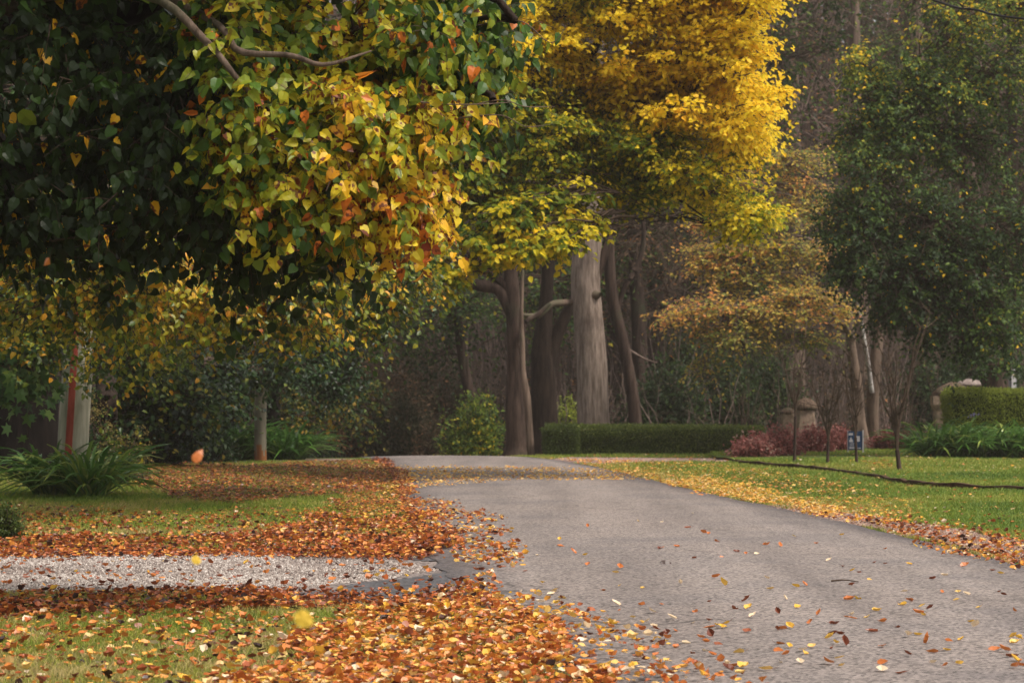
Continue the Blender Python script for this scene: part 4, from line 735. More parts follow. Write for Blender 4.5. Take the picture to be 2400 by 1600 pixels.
# --- right: big dark green tree
oG = dict(bark=M_bark_brown, lm=M_leaf_green, leaf='hex', size=.078, subs=52, twigs=6, leaves=8, twig_len=.45, droop=.3, hang=.5, up=.7, out=.5, face=.5, sub_r=.014, twig_geo=False, limb_r=.025, vs_twig=.12, vs_leaf=.12, flare=.012, flare_v=1.0)
tree('dense_green_tree', 'broad dense dark green tree with scattered yellow leaves above the clipped hedge', 122,
     [P(2330, 1000, 56) * [1, 1, 0], P(2330, 850, 56), P(2300, 600, 55), P(2260, 350, 55), P(2250, 50, 55)], [.3, .26, .22, .16, .08],
     [B(2060, 420, 50, 130, 110, 1.5, .5), B(2020, 560, 50, 110, 100, 1.4, .35), B(1990, 660, 50, 60, 70, .9, .28, None, .6), B(2140, 650, 50, 130, 110, 1.5, .28), B(2200, 520, 50, 150, 120, 1.6, .32), B(2300, 650, 50, 140, 110, 1.5, .36),
      B(2380, 550, 50, 130, 130, 1.5, .34), B(2350, 770, 49.5, 110, 60, 1.1, .46), B(2230, 780, 50, 110, 55, 1.1, .3), B(2110, 760, 50, 80, 50, 1., .28, None, .7), B(2120, 320, 51, 140, 110, 1.5, .5), B(2250, 350, 51, 140, 120, 1.5, .45),
      B(2380, 350, 51, 130, 130, 1.5, .42, None, .35), B(2180, 200, 51, 130, 100, 1.4, .55), B(2330, 170, 51, 140, 110, 1.5, .55), B(2000, 330, 51, 70, 70, .9, .62, None, .6), B(2020, 150, 51, 60, 60, .8, .75, None, .35), B(2050, 240, 51, 60, 70, .8, .55, None, .6),
      B(2260, 20, 51, 150, 90, 1.5, .72, None, .6), B(2400, 20, 51, 120, 70, 1.4, .75, None, .6), B(2330, 860, 52, 110, 30, 1., .3, None, .5), B(1960, 500, 50, 60, 60, .8, .4, None, .5)],
     oG, extra=[([P(2320, 700, 55.5), P(2200, 600, 54), P(2080, 560, 52)], [.12, .09, .04]), ([P(2270, 420, 55), P(2150, 330, 53), P(2060, 300, 52)], [.1, .07, .03])])

# --- background woods: individual trees from a few kinds, then the far wood as a mass
def wood_tree(name, label, seed, d, px, kind):
    r = np.random.default_rng(seed); b = P(px, 1000, d); b[2] = float(gh(b[0], b[1])) - .2; h = r.uniform(13, 17); lean = r.uniform(-.8, .8)
    T = [b, b + [lean * .2, 0, h * .25], b + [lean * .6, 0, h * .5], b + [lean, 0, h * .78], b + [lean * 1.1, 0, h]]
    rr = r.uniform(.20, .36); oo = dict(oN, leaf='oval', size=.13, subs=14, twigs=6, twig_len=1.1, droop=.12, flat=.8, rise=.25, limb_r=.03, sub_r=.028, twig_r=.013)
    if kind == 'bare': oo.update(leaves=2, bark=M_bark_mid, twigm=M_twig_pale, lm=M_leaf_wood, vs_leaf=.2); v = .75
    elif kind == 'green': oo.update(leaves=7, bark=M_bark_brown, lm=M_leaf_green, twig_geo=False, subs=22, size=.15); v = .42
    else: oo.update(leaves=5, bark=M_bark_brown, twigm=M_twig, lm=M_leaf_wood, vs_leaf=.2, subs=18); v = .6
    bl = []
    for q in range(9):
        f = r.uniform(.28, .98); c = b + [lean * f, 0, h * f] + np.array([r.normal(0, 1.5), r.normal(0, 1.2), 0]); bl.append((c, (r.uniform(1.2, 2.0), 1.5, r.uniform(1.1, 1.8)), v))
    return tree(name, label, seed, T, [rr, rr * .85, rr * .7, rr * .45, rr * .2], bl, oo, flare=1.3, k=9), b
GRP = {'bare': ('bare_tree', 'bare grey brown twiggy tree on the wooded slope', 'bare trees in the background wood'),
       'brown': ('russet_tree', 'thinly leaved russet brown tree on the wooded slope', 'russet trees in the background wood'),
       'green': ('olive_tree', 'dull olive green tree on the wooded slope', 'olive green trees in the background wood')}
protos = {}
for q, (kind, sd) in enumerate([('bare', 301), ('bare', 302), ('brown', 303), ('brown', 304), ('green', 305), ('green', 306)]):
    nm, lb, gp = GRP[kind]; t, b = wood_tree(nm, lb, sd, 80, 1200, kind); t['group'] = gp; protos.setdefault(kind, []).append([t, False])
r = np.random.default_rng(9)
plan = []
for d in (72, 80, 88, 97, 107):
    n = 9
    for i in range(n):
        px = -100 + (i + .5 + r.uniform(-.35, .35)) * 2650 / n
        if d < 76 and (780 < px < 1080 or px < 500): continue
        k = r.choice(['bare', 'brown', 'green'], p=[.44, .46, .10] if px < 1500 else [.32, .32, .36]); plan.append((px, d + r.uniform(-3, 3), k))
for px, d, k in plan:
    pr = protos[k][r.integers(0, 2)]
    if not pr[1]: o = pr[0]; pr[1] = True
    else: o = copy_tree(pr[0])
    b = P(px, 1000, d); o.location = (b[0], b[1], float(gh(b[0], b[1])) - .2); o.rotation_euler.z = r.uniform(0, 6.28); s = r.uniform(.8, 1.15); o.scale = (s, s, s * r.uniform(.9, 1.1))
g = MB(); r2_ = np.random.default_rng(15); n_ = 90000; x_ = r2_.uniform(-18, 20, n_); y_ = r2_.uniform(64, 112, n_); cl_ = fbm(x_, y_, .45, 21)
hh_ = np.clip(cl_ - .38, 0, 1) * 7.5; k_ = (r2_.uniform(size=n_) < .25 + cl_) & ~((np.abs(x_ + 3.5) < 4) & (y_ < 72)); x_, y_, hh_ = x_[k_], y_[k_], hh_[k_]; n_ = len(x_)
pu_ = np.stack([x_, y_, gh(x_, y_) + .03 + hh_ * r2_.uniform(0, 1, n_) ** .6], 1)
leaves(g, pu_, r2_.normal(size=(n_, 3)), r2_.normal(size=(n_, 3)) + [0, 0, .6], r2_.uniform(.08, .17, n_), 'oval', M_leaf_wood, np.clip(.35 + (fbm(x_, y_, .3, 5) - .5) * 1.1 + r2_.normal(0, .16, n_), 0, 1))
ns_ = 5000; si_ = r2_.integers(0, n_, ns_); A_ = pu_[si_].copy(); A_[:, 2] = gh(A_[:, 0], A_[:, 1]); Bt_ = A_ + np.stack([r2_.normal(0, .5, ns_), r2_.normal(0, .3, ns_), .4 + hh_[si_] * 1.3], 1)
g.add(*tubes(arc(A_, Bt_, np.zeros(ns_), 5, r2_, .03), np.array([.018, .014, .01, .007, .003])[None].repeat(ns_, 0), 3), M_twig_pale)
tag(g.build('undergrowth'), 'tangled brown undergrowth on the wooded slope', None, None, 'stuff')
# far wood mass
g = MB(); r = np.random.default_rng(12); n = 900
x = r.uniform(-40, 45, n); y = r.uniform(112, 185, n); z0 = gh(x, y); hh = r.uniform(6, 16, n)
pth = np.stack([np.stack([x + r.normal(0, .5, n) * t, y, z0 + hh * t], 1) for t in (0, .35, .7, 1)], 1); g.add(*tubes(pth, np.array([.2, .15, .1, .04])[None].repeat(n, 0) * r.uniform(.5, 1.2, (n, 1)), 5), M_bark_brown)
bi = r.integers(0, n, 14000); t = r.uniform(.25, 1, 14000); A = np.stack([x[bi], y[bi], z0[bi] + hh[bi] * t], 1); Bp = A + r.normal(0, 1.3, (14000, 3)) + [0, 0, .8]
g.add(*tubes(arc(A, Bp, np.zeros(14000), 3, r, .04), np.array([.03, .02, .01])[None].repeat(14000, 0), 3), M_twig_pale)
bi = r.integers(0, 14000, 110000); p = A[bi] + (Bp[bi] - A[bi]) * r.uniform(.3, 1.1, (110000, 1)) + r.normal(0, .35, (110000, 3))
leaves(g, p, r.normal(size=(110000, 3)), r.normal(size=(110000, 3)), r.uniform(.15, .34, 110000), 'oval', M_leaf_wood, np.clip(.5 + .5 * (fbm(p[:, 0], p[:, 2], .25, 4) - .5) * 2 + r.normal(0, .15, 110000), 0, 1))
tag(g.build('far_woods'), 'hazy brown wood closing the view on the slope', None, None, 'stuff')

# ------------------------------------------------------------------ shrubs, hedges, strap leaved clumps
def shrub(name, label, seed, base, R_, nst, lm, size, nlv, v, vs=.15, leaf='oval', cat='shrub', group=None, up=.25, stemm=M_twig, heads=None):
    r = np.random.default_rng(seed); base = np.array(base, float); base[2] = float(gh(base[0], base[1])); root = thing(name, label, cat, base, group)
    u = nrm(np.stack([r.normal(size=nst), r.normal(size=nst), np.abs(r.normal(.25, .8, nst)) + up], 1)) * r.uniform(.55, 1, (nst, 1))
    E = base + u * np.array([R_[0], R_[1], R_[2]]); A = base + u * np.array([R_[0], R_[1], 0]) * .35 + r.normal(0, .04, (nst, 3)) * [1, 1, 0]
    p = arc(A, E, r.uniform(.05, .2, nst), 6, r, .03); s = MB(); s.add(*tubes(p, np.linspace(.009, .003, 6)[None].repeat(nst, 0), 4), stemm); s.build('stems', root, base)
    si = np.repeat(np.arange(nst), nlv); K = len(si); t = r.uniform(.15, 1, K) * 4.999; i = t.astype(int); f = (t - i)[:, None]
    pos = p[si, i] * (1 - f) + p[si, i + 1] * f + r.normal(0, size * 1.0, (K, 3)); ax = nrm(nrm(p[si, -1] - p[si, 0]) * .5 + r.normal(0, .7, (K, 3))); nr = nrm(r.normal(0, .5, (K, 3)) + [0, -.3, .8])
    vv = v + r.normal(0, vs * .7, nst)[si] + r.normal(0, vs, K)
    c = MB(); leaves(c, pos, ax, nr, size * r.uniform(.6, 1.3, K), leaf, lm, np.clip(vv, 0, 1), bend=r.uniform(.5, 2, K)); c.build('foliage', root, base)
    if heads:
        h = MB(); k = r.choice(nst, heads, replace=False); hp = np.repeat(p[k, -1], 60, 0) + nrm(r.normal(size=(heads * 60, 3))) * .085
        leaves(h, hp, r.normal(size=hp.shape), nrm(hp - np.repeat(p[k, -1], 60, 0)), .03, 'oval', M_flower, np.clip(r.normal(.5, .25, len(hp)), 0, 1)); h.build('flower_heads', root, base)
    return root
shrub('hydrangea_shrub', 'hydrangea with faded olive brown flower heads behind the timber pole', 201, P(245, 1090, 35), (.62, .4, 1.15), 60, M_leaf_mid, .075, 16, .2, heads=34)
shrub('hydrangea_shrub', 'low faded hydrangea at the foot of the brown trunk', 202, P(275, 1085, 34.5), (.5, .3, .35), 30, M_leaf_mid, .06, 12, .25, heads=20)
for q, (px, py, d, rx, rz) in enumerate([(480, 1075, 47, .7, .7), (340, 1060, 44, .6, .5), (250, 1040, 46, .8, .9), (760, 1076, 60, .6, .9)]):
    shrub('undergrowth_shrub', ['low dark shrub left of the strappy clump', 'low dark shrub at the top of the leaf strewn bank', 'dark shrub filling the gap behind the brown trunk', 'dim dark shrub right of the stained pole'][q], 210 + q, P(px, py, d), (rx, .6, rz), 70, M_leaf_ever, .07, 26, .35)
shrub('yellow_green_bush', 'loose yellow green bush left of the forked trunk', 221, P(1105, 1070, 57) , (.75, .7, 1.65), 130, M_leaf_green, .085, 60, .66, .12)
shrub('yellow_green_bush', 'pale olive bush low beside the crest of the lane', 222, P(1020, 1072, 59), (.6, .6, 1.2), 90, M_leaf_wood, .08, 50, .5, .15)
shrub('bright_bush', 'bright lime green bush glowing between the dark and pale trunks', 223, P(1330, 1070, 68), (.75, .6, 1.35), 110, M_hedge_brightened, .08, 60, .5, .2)
for q, (px, d, rx, rz, lm, v) in enumerate([(900, 66, 1.6, 4.2, M_leaf_wood, .50), (985, 70, 1.7, 4.8, M_leaf_wood, .40), (830, 63, 1.2, 3.8, M_leaf_wood, .58), (1070, 73, 1.6, 3.8, M_leaf_wood, .30), (935, 62, .8, 2.2, M_leaf_wood, .12), (1560, 66, 1.3, 2.0, M_leaf_green, .2), (1680, 68, 1.5, 2.6, M_leaf_green, .25), (1790, 70, 1.3, 2.8, M_leaf_green, .3), (1620, 72, 1.4, 3.5, M_leaf_green, .3), (2180, 68, 1.3, 2.3, M_leaf_green, .2), (2280, 70, 1.6, 3.2, M_leaf_green, .22)]):
    shrub('woodland_shrub', ['tall bronze thicket left of the lane crest', 'tall olive brown thicket at the middle of the view', 'rusty thicket under the evergreen tree', 'dull thicket behind the tilted thin trunk', 'dark low bush just beyond the crest', 'dark green thicket right of the crooked trunk', 'green thicket behind the middle of the low hedge', 'tall green thicket behind the round capped pillar', 'tall dim thicket far behind the low hedge', 'dark thicket behind the thatched gate', 'dark thicket behind the grey panel'][q],
          230 + q, P(px, 1060, d), (rx, 1.1, rz), 260, lm, .10, 48, v, .16)
for q, (px, py, rx, rz) in enumerate([(1765, 1076, .42, .42), (1830, 1074, .42, .55), (1900, 1068, .45, .52), (1960, 1062, .38, .5), (2085, 1058, .42, .42), (2150, 1058, .38, .36)]):
    shrub('barberry_shrub', ['silvery tipped red barberry at the left end of the bed', 'red barberry in front of the round capped pillar', 'wine red barberry between the pillar and the blue sign', 'dusty red barberry touching the blue sign', 'dark red barberry behind the twiggy sapling', 'dark red barberry next to the strappy green bed'][q],
          260 + q, G(px, py), (rx * 1.25, .5, rz * 1.15), 110, M_leaf_red, .06, 38, .5 + (.12 if q == 0 else -.1 if q > 3 else 0), .17, group='red barberry shrubs in the garden bed')
for q, (px, d, h) in enumerate([(1750 + i * 62 + (i % 2) * 20, 60 + (i % 3) * 2, 1.9 + .5 * (i % 4) / 3) for i in range(8)]):
    shrub('bare_shrub', 'leafless brown twiggy shrub behind the barberry bed', 280 + q, P(px, 1050, d), (.8, .6, h), 20, M_leaf_wood, .03, 3, .5, stemm=M_twig, up=.7, group='leafless shrubs behind the barberry bed')

def strap_clump(name, label, seed, c, rad, n, L, w, v=.5, group=None, flowers=0):
    r = np.random.default_rng(seed); c = np.array(c, float); c[2] = float(gh(c[0], c[1])) + float(bed_lift(c[0], c[1])); root = thing(name, label, 'plant', c, group)
    a = r.uniform(0, 6.28, n); q = np.sqrt(r.uniform(0, 1, n)); b = c + np.stack([np.cos(a) * q * rad[0], np.sin(a) * q * rad[1], np.zeros(n)], 1)
    od = nrm(np.stack([np.cos(a) * rad[0] + r.normal(0, .15, n), np.sin(a) * rad[1] + r.normal(0, .15, n), np.zeros(n)], 1)); ln = L * r.uniform(.6, 1.15, n); el = r.uniform(.6, 1.45, n)
    m = 7; t = np.linspace(0, 1, m); out = np.cos(el); upc = np.sin(el)
    hor = (out[:, None] * t + .35 * t ** 2) * ln[:, None]; ver = (upc[:, None] * t * 1.15 - (.34 + .38 * r.uniform(size=n))[:, None] * t ** 2.6) * ln[:, None]
    p = b[:, None] + od[:, None] * hor[..., None]; p[..., 2] = c[2] + np.maximum(ver, .01 + .02 * r.uniform(size=(n, 1)))
    sd = np.stack([-od[:, 1], od[:, 0], np.zeros(n)], 1); sd = nrm(sd + r.normal(0, .25, (n, 3)))
    wd = w * np.sin(np.pi * np.clip(t * .86 + .12, 0, 1)) ** .6 * r.uniform(.7, 1.2, (n, 1)); wd[:, -1] *= .25
    V = np.stack([p - sd[:, None] * wd[..., None], p - [0, 0, w * .35], p + sd[:, None] * wd[..., None]], 2); i = np.arange(n * m * 3).reshape(n, m, 3)
    Q = np.concatenate([np.stack([i[:, :-1, j], i[:, :-1, j + 1], i[:, 1:, j + 1], i[:, 1:, j]], -1).reshape(-1, 4) for j in (0, 1)])
    g = MB(); g.add(V.reshape(-1, 3), Q, M_strap, np.repeat(np.clip(r.normal(v, .2, n), 0, 1), m * 3), True); g.build('leaves', root, c)
    return root
strap_clump('agapanthus_clump', 'dark green strap leaved clump left of the base of the big pole', 401, G(120, 1172), (.20, .20), 150, .80, .024, .65)
strap_clump('agapanthus_clump', 'glossy green strap leaved clump spreading right of the base of the big pole', 402, G(205, 1176), (.22, .20), 190, .80, .024, .82)
for q, (px, py, s) in enumerate([(530, 1078, .85), (470, 1076, .7), (670, 1078, .6), (560, 1078, .7)]):
    strap_clump('strappy_clump', ['bright edged strappy clump left of the stained pole', 'low strappy clump under the drooping leaves', 'strappy clump right of the stained pole', 'dark strappy clump hidden behind the stained pole'][q], 410 + q, P(px, 1078, 49.6), (.35, .3), 190, 1.35 * s, .026, .5)
for q in range(9):
    strap_clump('agapanthus_clump', 'green agapanthus clump in the bed below the clipped hedge', 420 + q, G(2185 + (q % 5) * 58 + (q // 5) * 30, 1078 - (q // 5) * 9), (.25, .22), 150, .85, .022, .6 + .05 * (q % 3), group='agapanthus clumps below the clipped hedge')

def hedge(name, label, c0, c1, depth, h, lm, seed, dens, v, size=.035):
    r = np.random.default_rng(seed); c0 = np.array(c0[:2] if len(c0) > 2 else c0); c1 = np.array(c1[:2] if len(c1) > 2 else c1); L = np.linalg.norm(c1 - c0); ex = np.append((c1 - c0) / L, 0); ey = np.array([-ex[1], ex[0], 0]); z0 = float(gh(*((c0 + c1) / 2)))
    o = np.array([c0[0], c0[1], z0]); root = thing(name, label, 'hedge', o)
    nx, nz = int(L / .25), 4
    core = MB(); i_ = .03
    def face(P0, U, W, nu, nw, m):
        a, b = np.meshgrid(np.linspace(0, 1, nu), np.linspace(0, 1, nw)); V = P0 + U * a[..., None] + W * b[..., None]; V += r.normal(0, .008, V.shape); i = np.arange(nu * nw).reshape(nw, nu)
        core.add(V, np.stack([i[:-1, :-1], i[:-1, 1:], i[1:, 1:], i[1:, :-1]], -1).reshape(-1, 4), m)
    up = np.array([0, 0, 1.])
    q = o + ex * i_ + ey * i_
    face(q, ex * (L - 2 * i_), up * (h - i_), nx + 2, 5, M_core); face(q + ey * (depth - 2 * i_), ex * (L - 2 * i_), up * (h - i_), nx + 2, 5, M_core)
    face(q + up * (h - i_), ex * (L - 2 * i_), ey * (depth - 2 * i_), nx + 2, 4, M_core); face(q, ey * (depth - 2 * i_), up * (h - i_), 4, 5, M_core); face(q + ex * (L - 2 * i_), ey * (depth - 2 * i_), up * (h - i_), 4, 5, M_core)
    core.build('core', root, o)
    F_ = MB(); parts = [(L * h, lambda n: (r.uniform(0, L, n), np.zeros(n), r.uniform(0, h, n)), -ey), (L * depth, lambda n: (r.uniform(0, L, n), r.uniform(0, depth, n), np.full(n, h)), up), (depth * h, lambda n: (np.zeros(n), r.uniform(0, depth, n), r.uniform(0, h, n)), -ex), (depth * h, lambda n: (np.full(n, L), r.uniform(0, depth, n), r.uniform(0, h, n)), ex)]
    for area, fn, nn_ in parts:
        n = int(area * dens); a, b, c = fn(n); p = o + ex * a[:, None] + ey * b[:, None] + up * c[:, None] + nn_ * (r.normal(0, .022, n) + (fbm(a + b, c * 3, 1.6, seed) - .5) * .15)[:, None]
        nr = nrm(nn_ + r.normal(0, .6, (n, 3)) + [0, 0, .3]); ax = r.normal(size=(n, 3)) + nn_ * .8 + up * .5
        vv = v + (fbm(a + b * 2, c * 2, 1.2, seed + 3) - .5) * .5 + r.normal(0, .14, n); leaves(F_, p, ax, nr, size * r.uniform(.6, 1.4, n), 'oval', lm, np.clip(vv, 0, 1))
    F_.build('foliage', root, o); return root
hedge('low_hedge', 'long low clipped box hedge in front of the tall trunks', P(1340, 1065, 53.8), P(1790, 1065, 53.8), .8, .50, M_hedge, 501, 5500, .55, .03)
hedge('low_hedge', 'short dark end block of the low clipped hedge', P(1278, 1065, 53.3), P(1352, 1065, 53.3), .8, .515, M_hedge, 502, 5500, .36, .03)
hedge('clipped_hedge', 'tall bright green clipped hedge beside the thatched gate', P(2229, 1060, 53), P(2520, 1060, 53), 1.0, 1.2, M_hedge_brightened, 503, 5500, .45, .032)
g = MB(); rr_ = np.random.default_rng(3); cc = P(2284, 972, 52.6); pp = cc + rr_.normal(0, .028, (26, 3)) * [1.3, 1, .7]
M_lilac = leaf_mat('petal_lilac', [(0, (.24, .20, .42)), (1, (.42, .36, .6))], rough=.5); leaves(g, pp, rr_.normal(size=(26, 3)), rr_.normal(size=(26, 3)), .04, 'oval', M_lilac, rr_.uniform(size=26))
st = smooth_curve([[cc[0], cc[1], .1], [cc[0] + .02, cc[1], .45], cc], 6); g.add(*tubes(st[None], .004, 4), M_strap); tag(g.build('lilac_flower', loc=[cc[0], cc[1], .1]), 'single lilac flower head in front of the clipped hedge', 'flower')
shrub('clipped_bush', 'small dark round bush cut off at the left edge', 520, G(-20, 1270), (.30, .3, .33), 90, M_hedge, .035, 60, .35, up=.1)

# ------------------------------------------------------------------ saplings on the raised lawn
def sapling(label, seed, px, py, ptop, spread, split, r0, sticks):
    b = G(px, py); b[2] = .05 + float(gh(b[0], b[1])); d = b[1]; top_ = P(px, ptop, d)[2]; r = np.random.default_rng(seed); root = thing('sapling', label, 'tree', b, 'young saplings on the raised lawn')
    T = MB(); sp = b + [r.normal(0, .02), 0, split]; T.add(*trunk_tube([b, (b + sp) / 2 + [r.normal(0, .01), 0, 0], sp], [r0, r0 * .9, r0 * .95], r, 8, 8, .05, 1.2, .1), M_bark_brown, None, True)
    E = np.stack([np.full(sticks, sp[0]) + r.normal(0, spread, sticks), np.full(sticks, sp[1]) + r.normal(0, spread, sticks), sp[2] + (top_ - sp[2]) * r.uniform(.45, 1, sticks)], 1)
    pa = arc(np.repeat(sp[None], sticks, 0), E, np.full(sticks, .0), 7, r, .012); pa[:, 1:-1, :2] += (pa[:, -1:, :2] - pa[:, :1, :2]) * -.12
    T.add(*tubes(pa, np.linspace(r0 * .6, .006, 7)[None].repeat(sticks, 0), 5), M_twig); T.build('trunk', root, b)
    C = MB(); m = sticks * 11; si = r.integers(0, sticks, m); ii = r.integers(2, 7, m); A = pa[si, ii]; Bq = A + np.stack([r.normal(0, .16, m), r.normal(0, .16, m), np.abs(r.normal(.18, .12, m))], 1)
    C.add(*tubes(arc(A, Bq, np.zeros(m), 3, r, .03), np.array([.007, .005, .003])[None].repeat(m, 0), 3), M_twig)
    k = r.choice(m, m // 3, replace=False); leaves(C, Bq[k], r.normal(size=(len(k), 3)), r.normal(size=(len(k), 3)), .045, 'oval', M_leaf_wood, np.clip(r.normal(.6, .2, len(k)), 0, 1)); C.build('twigs', root, b)
sapling('thin trunked sapling in front of the first pillar, at the left of the lawn', 601, 1862, 1090, 760, .22, .75, .026, 5)
sapling('slim sapling between the round capped pillar and the blue sign', 602, 1940, 1092, 830, .20, .35, .026, 6)
sapling('vase shaped sapling standing in front of the blue sign', 603, 2008, 1094, 800, .24, .42, .026, 6)
sapling('dark trunked sapling forking low at the right end of the row', 604, 2108, 1108, 720, .26, .30, .036, 8)

# ------------------------------------------------------------------ poles
def pole(name, label, base, top_, r0, r1, mats, seed):
    r = np.random.default_rng(seed); root = thing(name, label, 'pole', base); g = MB(); base = np.array(base, float); top_ = np.array(top_, float)
    pts = [base + (top_ - base) * t + r.normal(0, .006, 3) for t in np.linspace(0, 1, 9)]
    V, Q = trunk_tube(pts, np.linspace(r0, r1, 9), r, 60, 22, .012, 1.0); 
    if len(mats) > 1:
        zc = V[Q].mean(1)[:, 2] - base[2] + r.normal(0, .05, len(Q)); lowq = zc < mats[1][1]; used_ = Q[~lowq]; g.add(V, used_, mats[0], None, True); g.f.append((Q[lowq], g.mat(mats[1][0]), True))
    else: g.add(V, Q, mats[0], None, True)
    g.build('post', root, base); return root, base, top_
b0 = G(154, 1172) + [0, .3, -.05]; d0 = b0[1]; t0 = P(194, 640, d0); t0 = b0 + (t0 - b0) * 1.0; tt_ = b0 + (t0 - b0) * 3.3; tt_[1] = d0 + .3
pr_, pb, pt = pole('timber_pole', 'leaning weathered utility pole with a red strip, standing in a strappy clump', b0, tt_, .176, .125, [M_pole], 701)
ax = nrm(pt - pb); up_ = lambda s: pb + (pt - pb) * s
def radius_at(s): return .176 + (.125 - .176) * s
rows = []
for s in np.linspace(.0, .98, 50):
    c = up_(s); rr = radius_at(s) + .014; rows.append([c + rr * np.array([math.sin(a), -math.cos(a), 0]) for a in np.linspace(-.36, .06, 6)])
V = np.array(rows); i = np.arange(V.shape[0] * 6).reshape(-1, 6); g = MB(); Q = np.stack([i[:-1, :-1], i[:-1, 1:], i[1:, 1:], i[1:, :-1]], -1).reshape(-1, 4)
inner = []
for s in np.linspace(.0, .98, 50):
    c = up_(s); rr = radius_at(s) - .02; inner.append([c + rr * np.array([math.sin(a), -math.cos(a), 0]) for a in (-.36, .06)])
Vi = np.array(inner).reshape(-1, 3); g.add(V.reshape(-1, 3), Q, M_redpaint, None, True)
e = []; n0 = len(V.reshape(-1, 3)); 
allv = np.concatenate([V.reshape(-1, 3), Vi]); q2 = []
for j in range(49):
    q2.append((n0 + 2 * j, i[j, 0], i[j + 1, 0], n0 + 2 * j + 2)); q2.append((i[j, 5], n0 + 2 * j + 1, n0 + 2 * j + 3, i[j + 1, 5]))
g2 = MB(); g2.add(allv, np.concatenate([Q, np.array(q2)]), M_redpaint); g2.build('cable_cover', pr_, pb)
g = MB()
h0, h1 = (P(0, 895, d0)[2] - pb[2]) / (pt[2] - pb[2]), (P(0, 820, d0)[2] - pb[2]) / (pt[2] - pb[2])
rows = np.array([[up_(s) + (radius_at(s) + .006) * np.array([math.sin(a), -math.cos(a), 0]) for a in (.60, .68, .76, .86)] for s in np.linspace(h0, h1, 8)]); i = np.arange(32).reshape(8, 4)
g.add(rows.reshape(-1, 3), np.stack([i[:-1, :-1], i[:-1, 1:], i[1:, 1:], i[1:, :-1]], -1).reshape(-1, 4), M_yellow, None, True)
for q in range(7):      # dark gaps and counters of the embossed characters
    for w in range(2):
        s = h0 + (h1 - h0) * ((q + .22 + .4 * w) / 7); ds = (h1 - h0) * .016; a0 = [.62, .70][(q + w) % 2]; a1 = a0 + .12
        vv = np.array([up_(s_) + (radius_at(s_) + .009) * np.array([math.sin(a_), -math.cos(a_), 0]) for s_, a_ in ((s, a0), (s, a1), (s + ds, a1), (s + ds, a0))]); g.add(vv, np.array([[0, 1, 2, 3]]), M_black)
g.build('number_plate', pr_, pb)
b1 = P(612, 1078, 48.6) * [1, 1, 0]; pole('timber_pole', 'short looking pole with rusty orange base between strappy clumps', b1 + [0, 0, -.1], P(608, 300, 48.6), .105, .10, [M_pole_dim, (M_pole_rust, .30)], 702)
# overhead cable, top right
c = smooth_curve([P(1700, -190, 33), P(2175, -4, 31), P(2290, 24, 30.5), P(2410, 46, 30), P(3100, 120, 28)], 30); g = MB(); g.add(*tubes(c[None], .014, 6), M_cable, None, True); tag(g.build('overhead_cable'), 'black overhead cable crossing the top right corner', 'cable')

# ------------------------------------------------------------------ pillars, gate, sign, panel
def lathe(prof, c, k, r, rough=.03, squash=1.0, square=0.):
    a = np.linspace(0, 2 * np.pi, k, endpoint=False); sq = 1 / np.maximum(np.abs(np.cos(a)), np.abs(np.sin(a))); f = 1 + (sq - 1) * square; V = []
    for rad, z in prof: V.append(np.stack([rad * f * np.cos(a), rad * f * np.sin(a) * squash, np.full(k, z)], 1) * (1 + r.normal(0, rough, (k, 1)) * [1, 1, .15]))
    V = np.array(V); i = np.arange(len(prof) * k).reshape(-1, k); rr = np.roll(i, -1, 1); V[..., 2] = np.array([p[1] for p in prof])[:, None] + r.normal(0, rough * .05, V.shape[:2])
    Q = np.stack([i[:-1], rr[:-1], rr[1:], i[1:]], -1).reshape(-1, 4); return V.reshape(-1, 3) + np.array(c), Q, [tuple(i[-1])]
def pillar(name, label, seed, px, d, zt, wb, wt, cap, capm, caph):
    b = P(px, 1060, d); b[2] = float(gh(b[0], b[1])); r = np.random.default_rng(seed); root = thing(name, label, 'pillar', b)
    g = MB(); zs = np.linspace(0, zt, 14); V, Q, T_ = lathe([(wb + (wt - wb) * (z / zt), z) for z in zs], b, 28, r, .02, 1, .8); g.add(V, Q, M_stone); g.build('shaft', root, b)
    g = MB(); V, Q, T_ = lathe([(wt * .9, zt - .01), (cap, zt - .02), (cap * 1.06, zt + caph * .16), (cap * 1.0, zt + caph * .36), (cap * .8, zt + caph * .64), (cap * .5, zt + caph * .87), (cap * .18, zt + caph)], b, 26, r, .04, 1, .25)
    g.add(V, Q, capm, None, True); g.f.append((np.array(T_), 0, False)); g.build('cap', root, b); return root
pillar('stone_pillar', 'tapered stone pillar with round domed cap above the red barberry', 801, 1889, 56, .86, .24, .155, .215, M_thatch, .22)
pillar('stone_pillar', 'half hidden stone pillar just left of the round capped pillar', 802, 1846, 58.5, .76, .15, .14, .15, M_thatch, .12)
pillar('stone_pillar', 'stone pillar with pale peaked cap showing above the clipped hedge', 803, 2273, 57, 1.30, .17, .17, .27, M_capstone, .14)
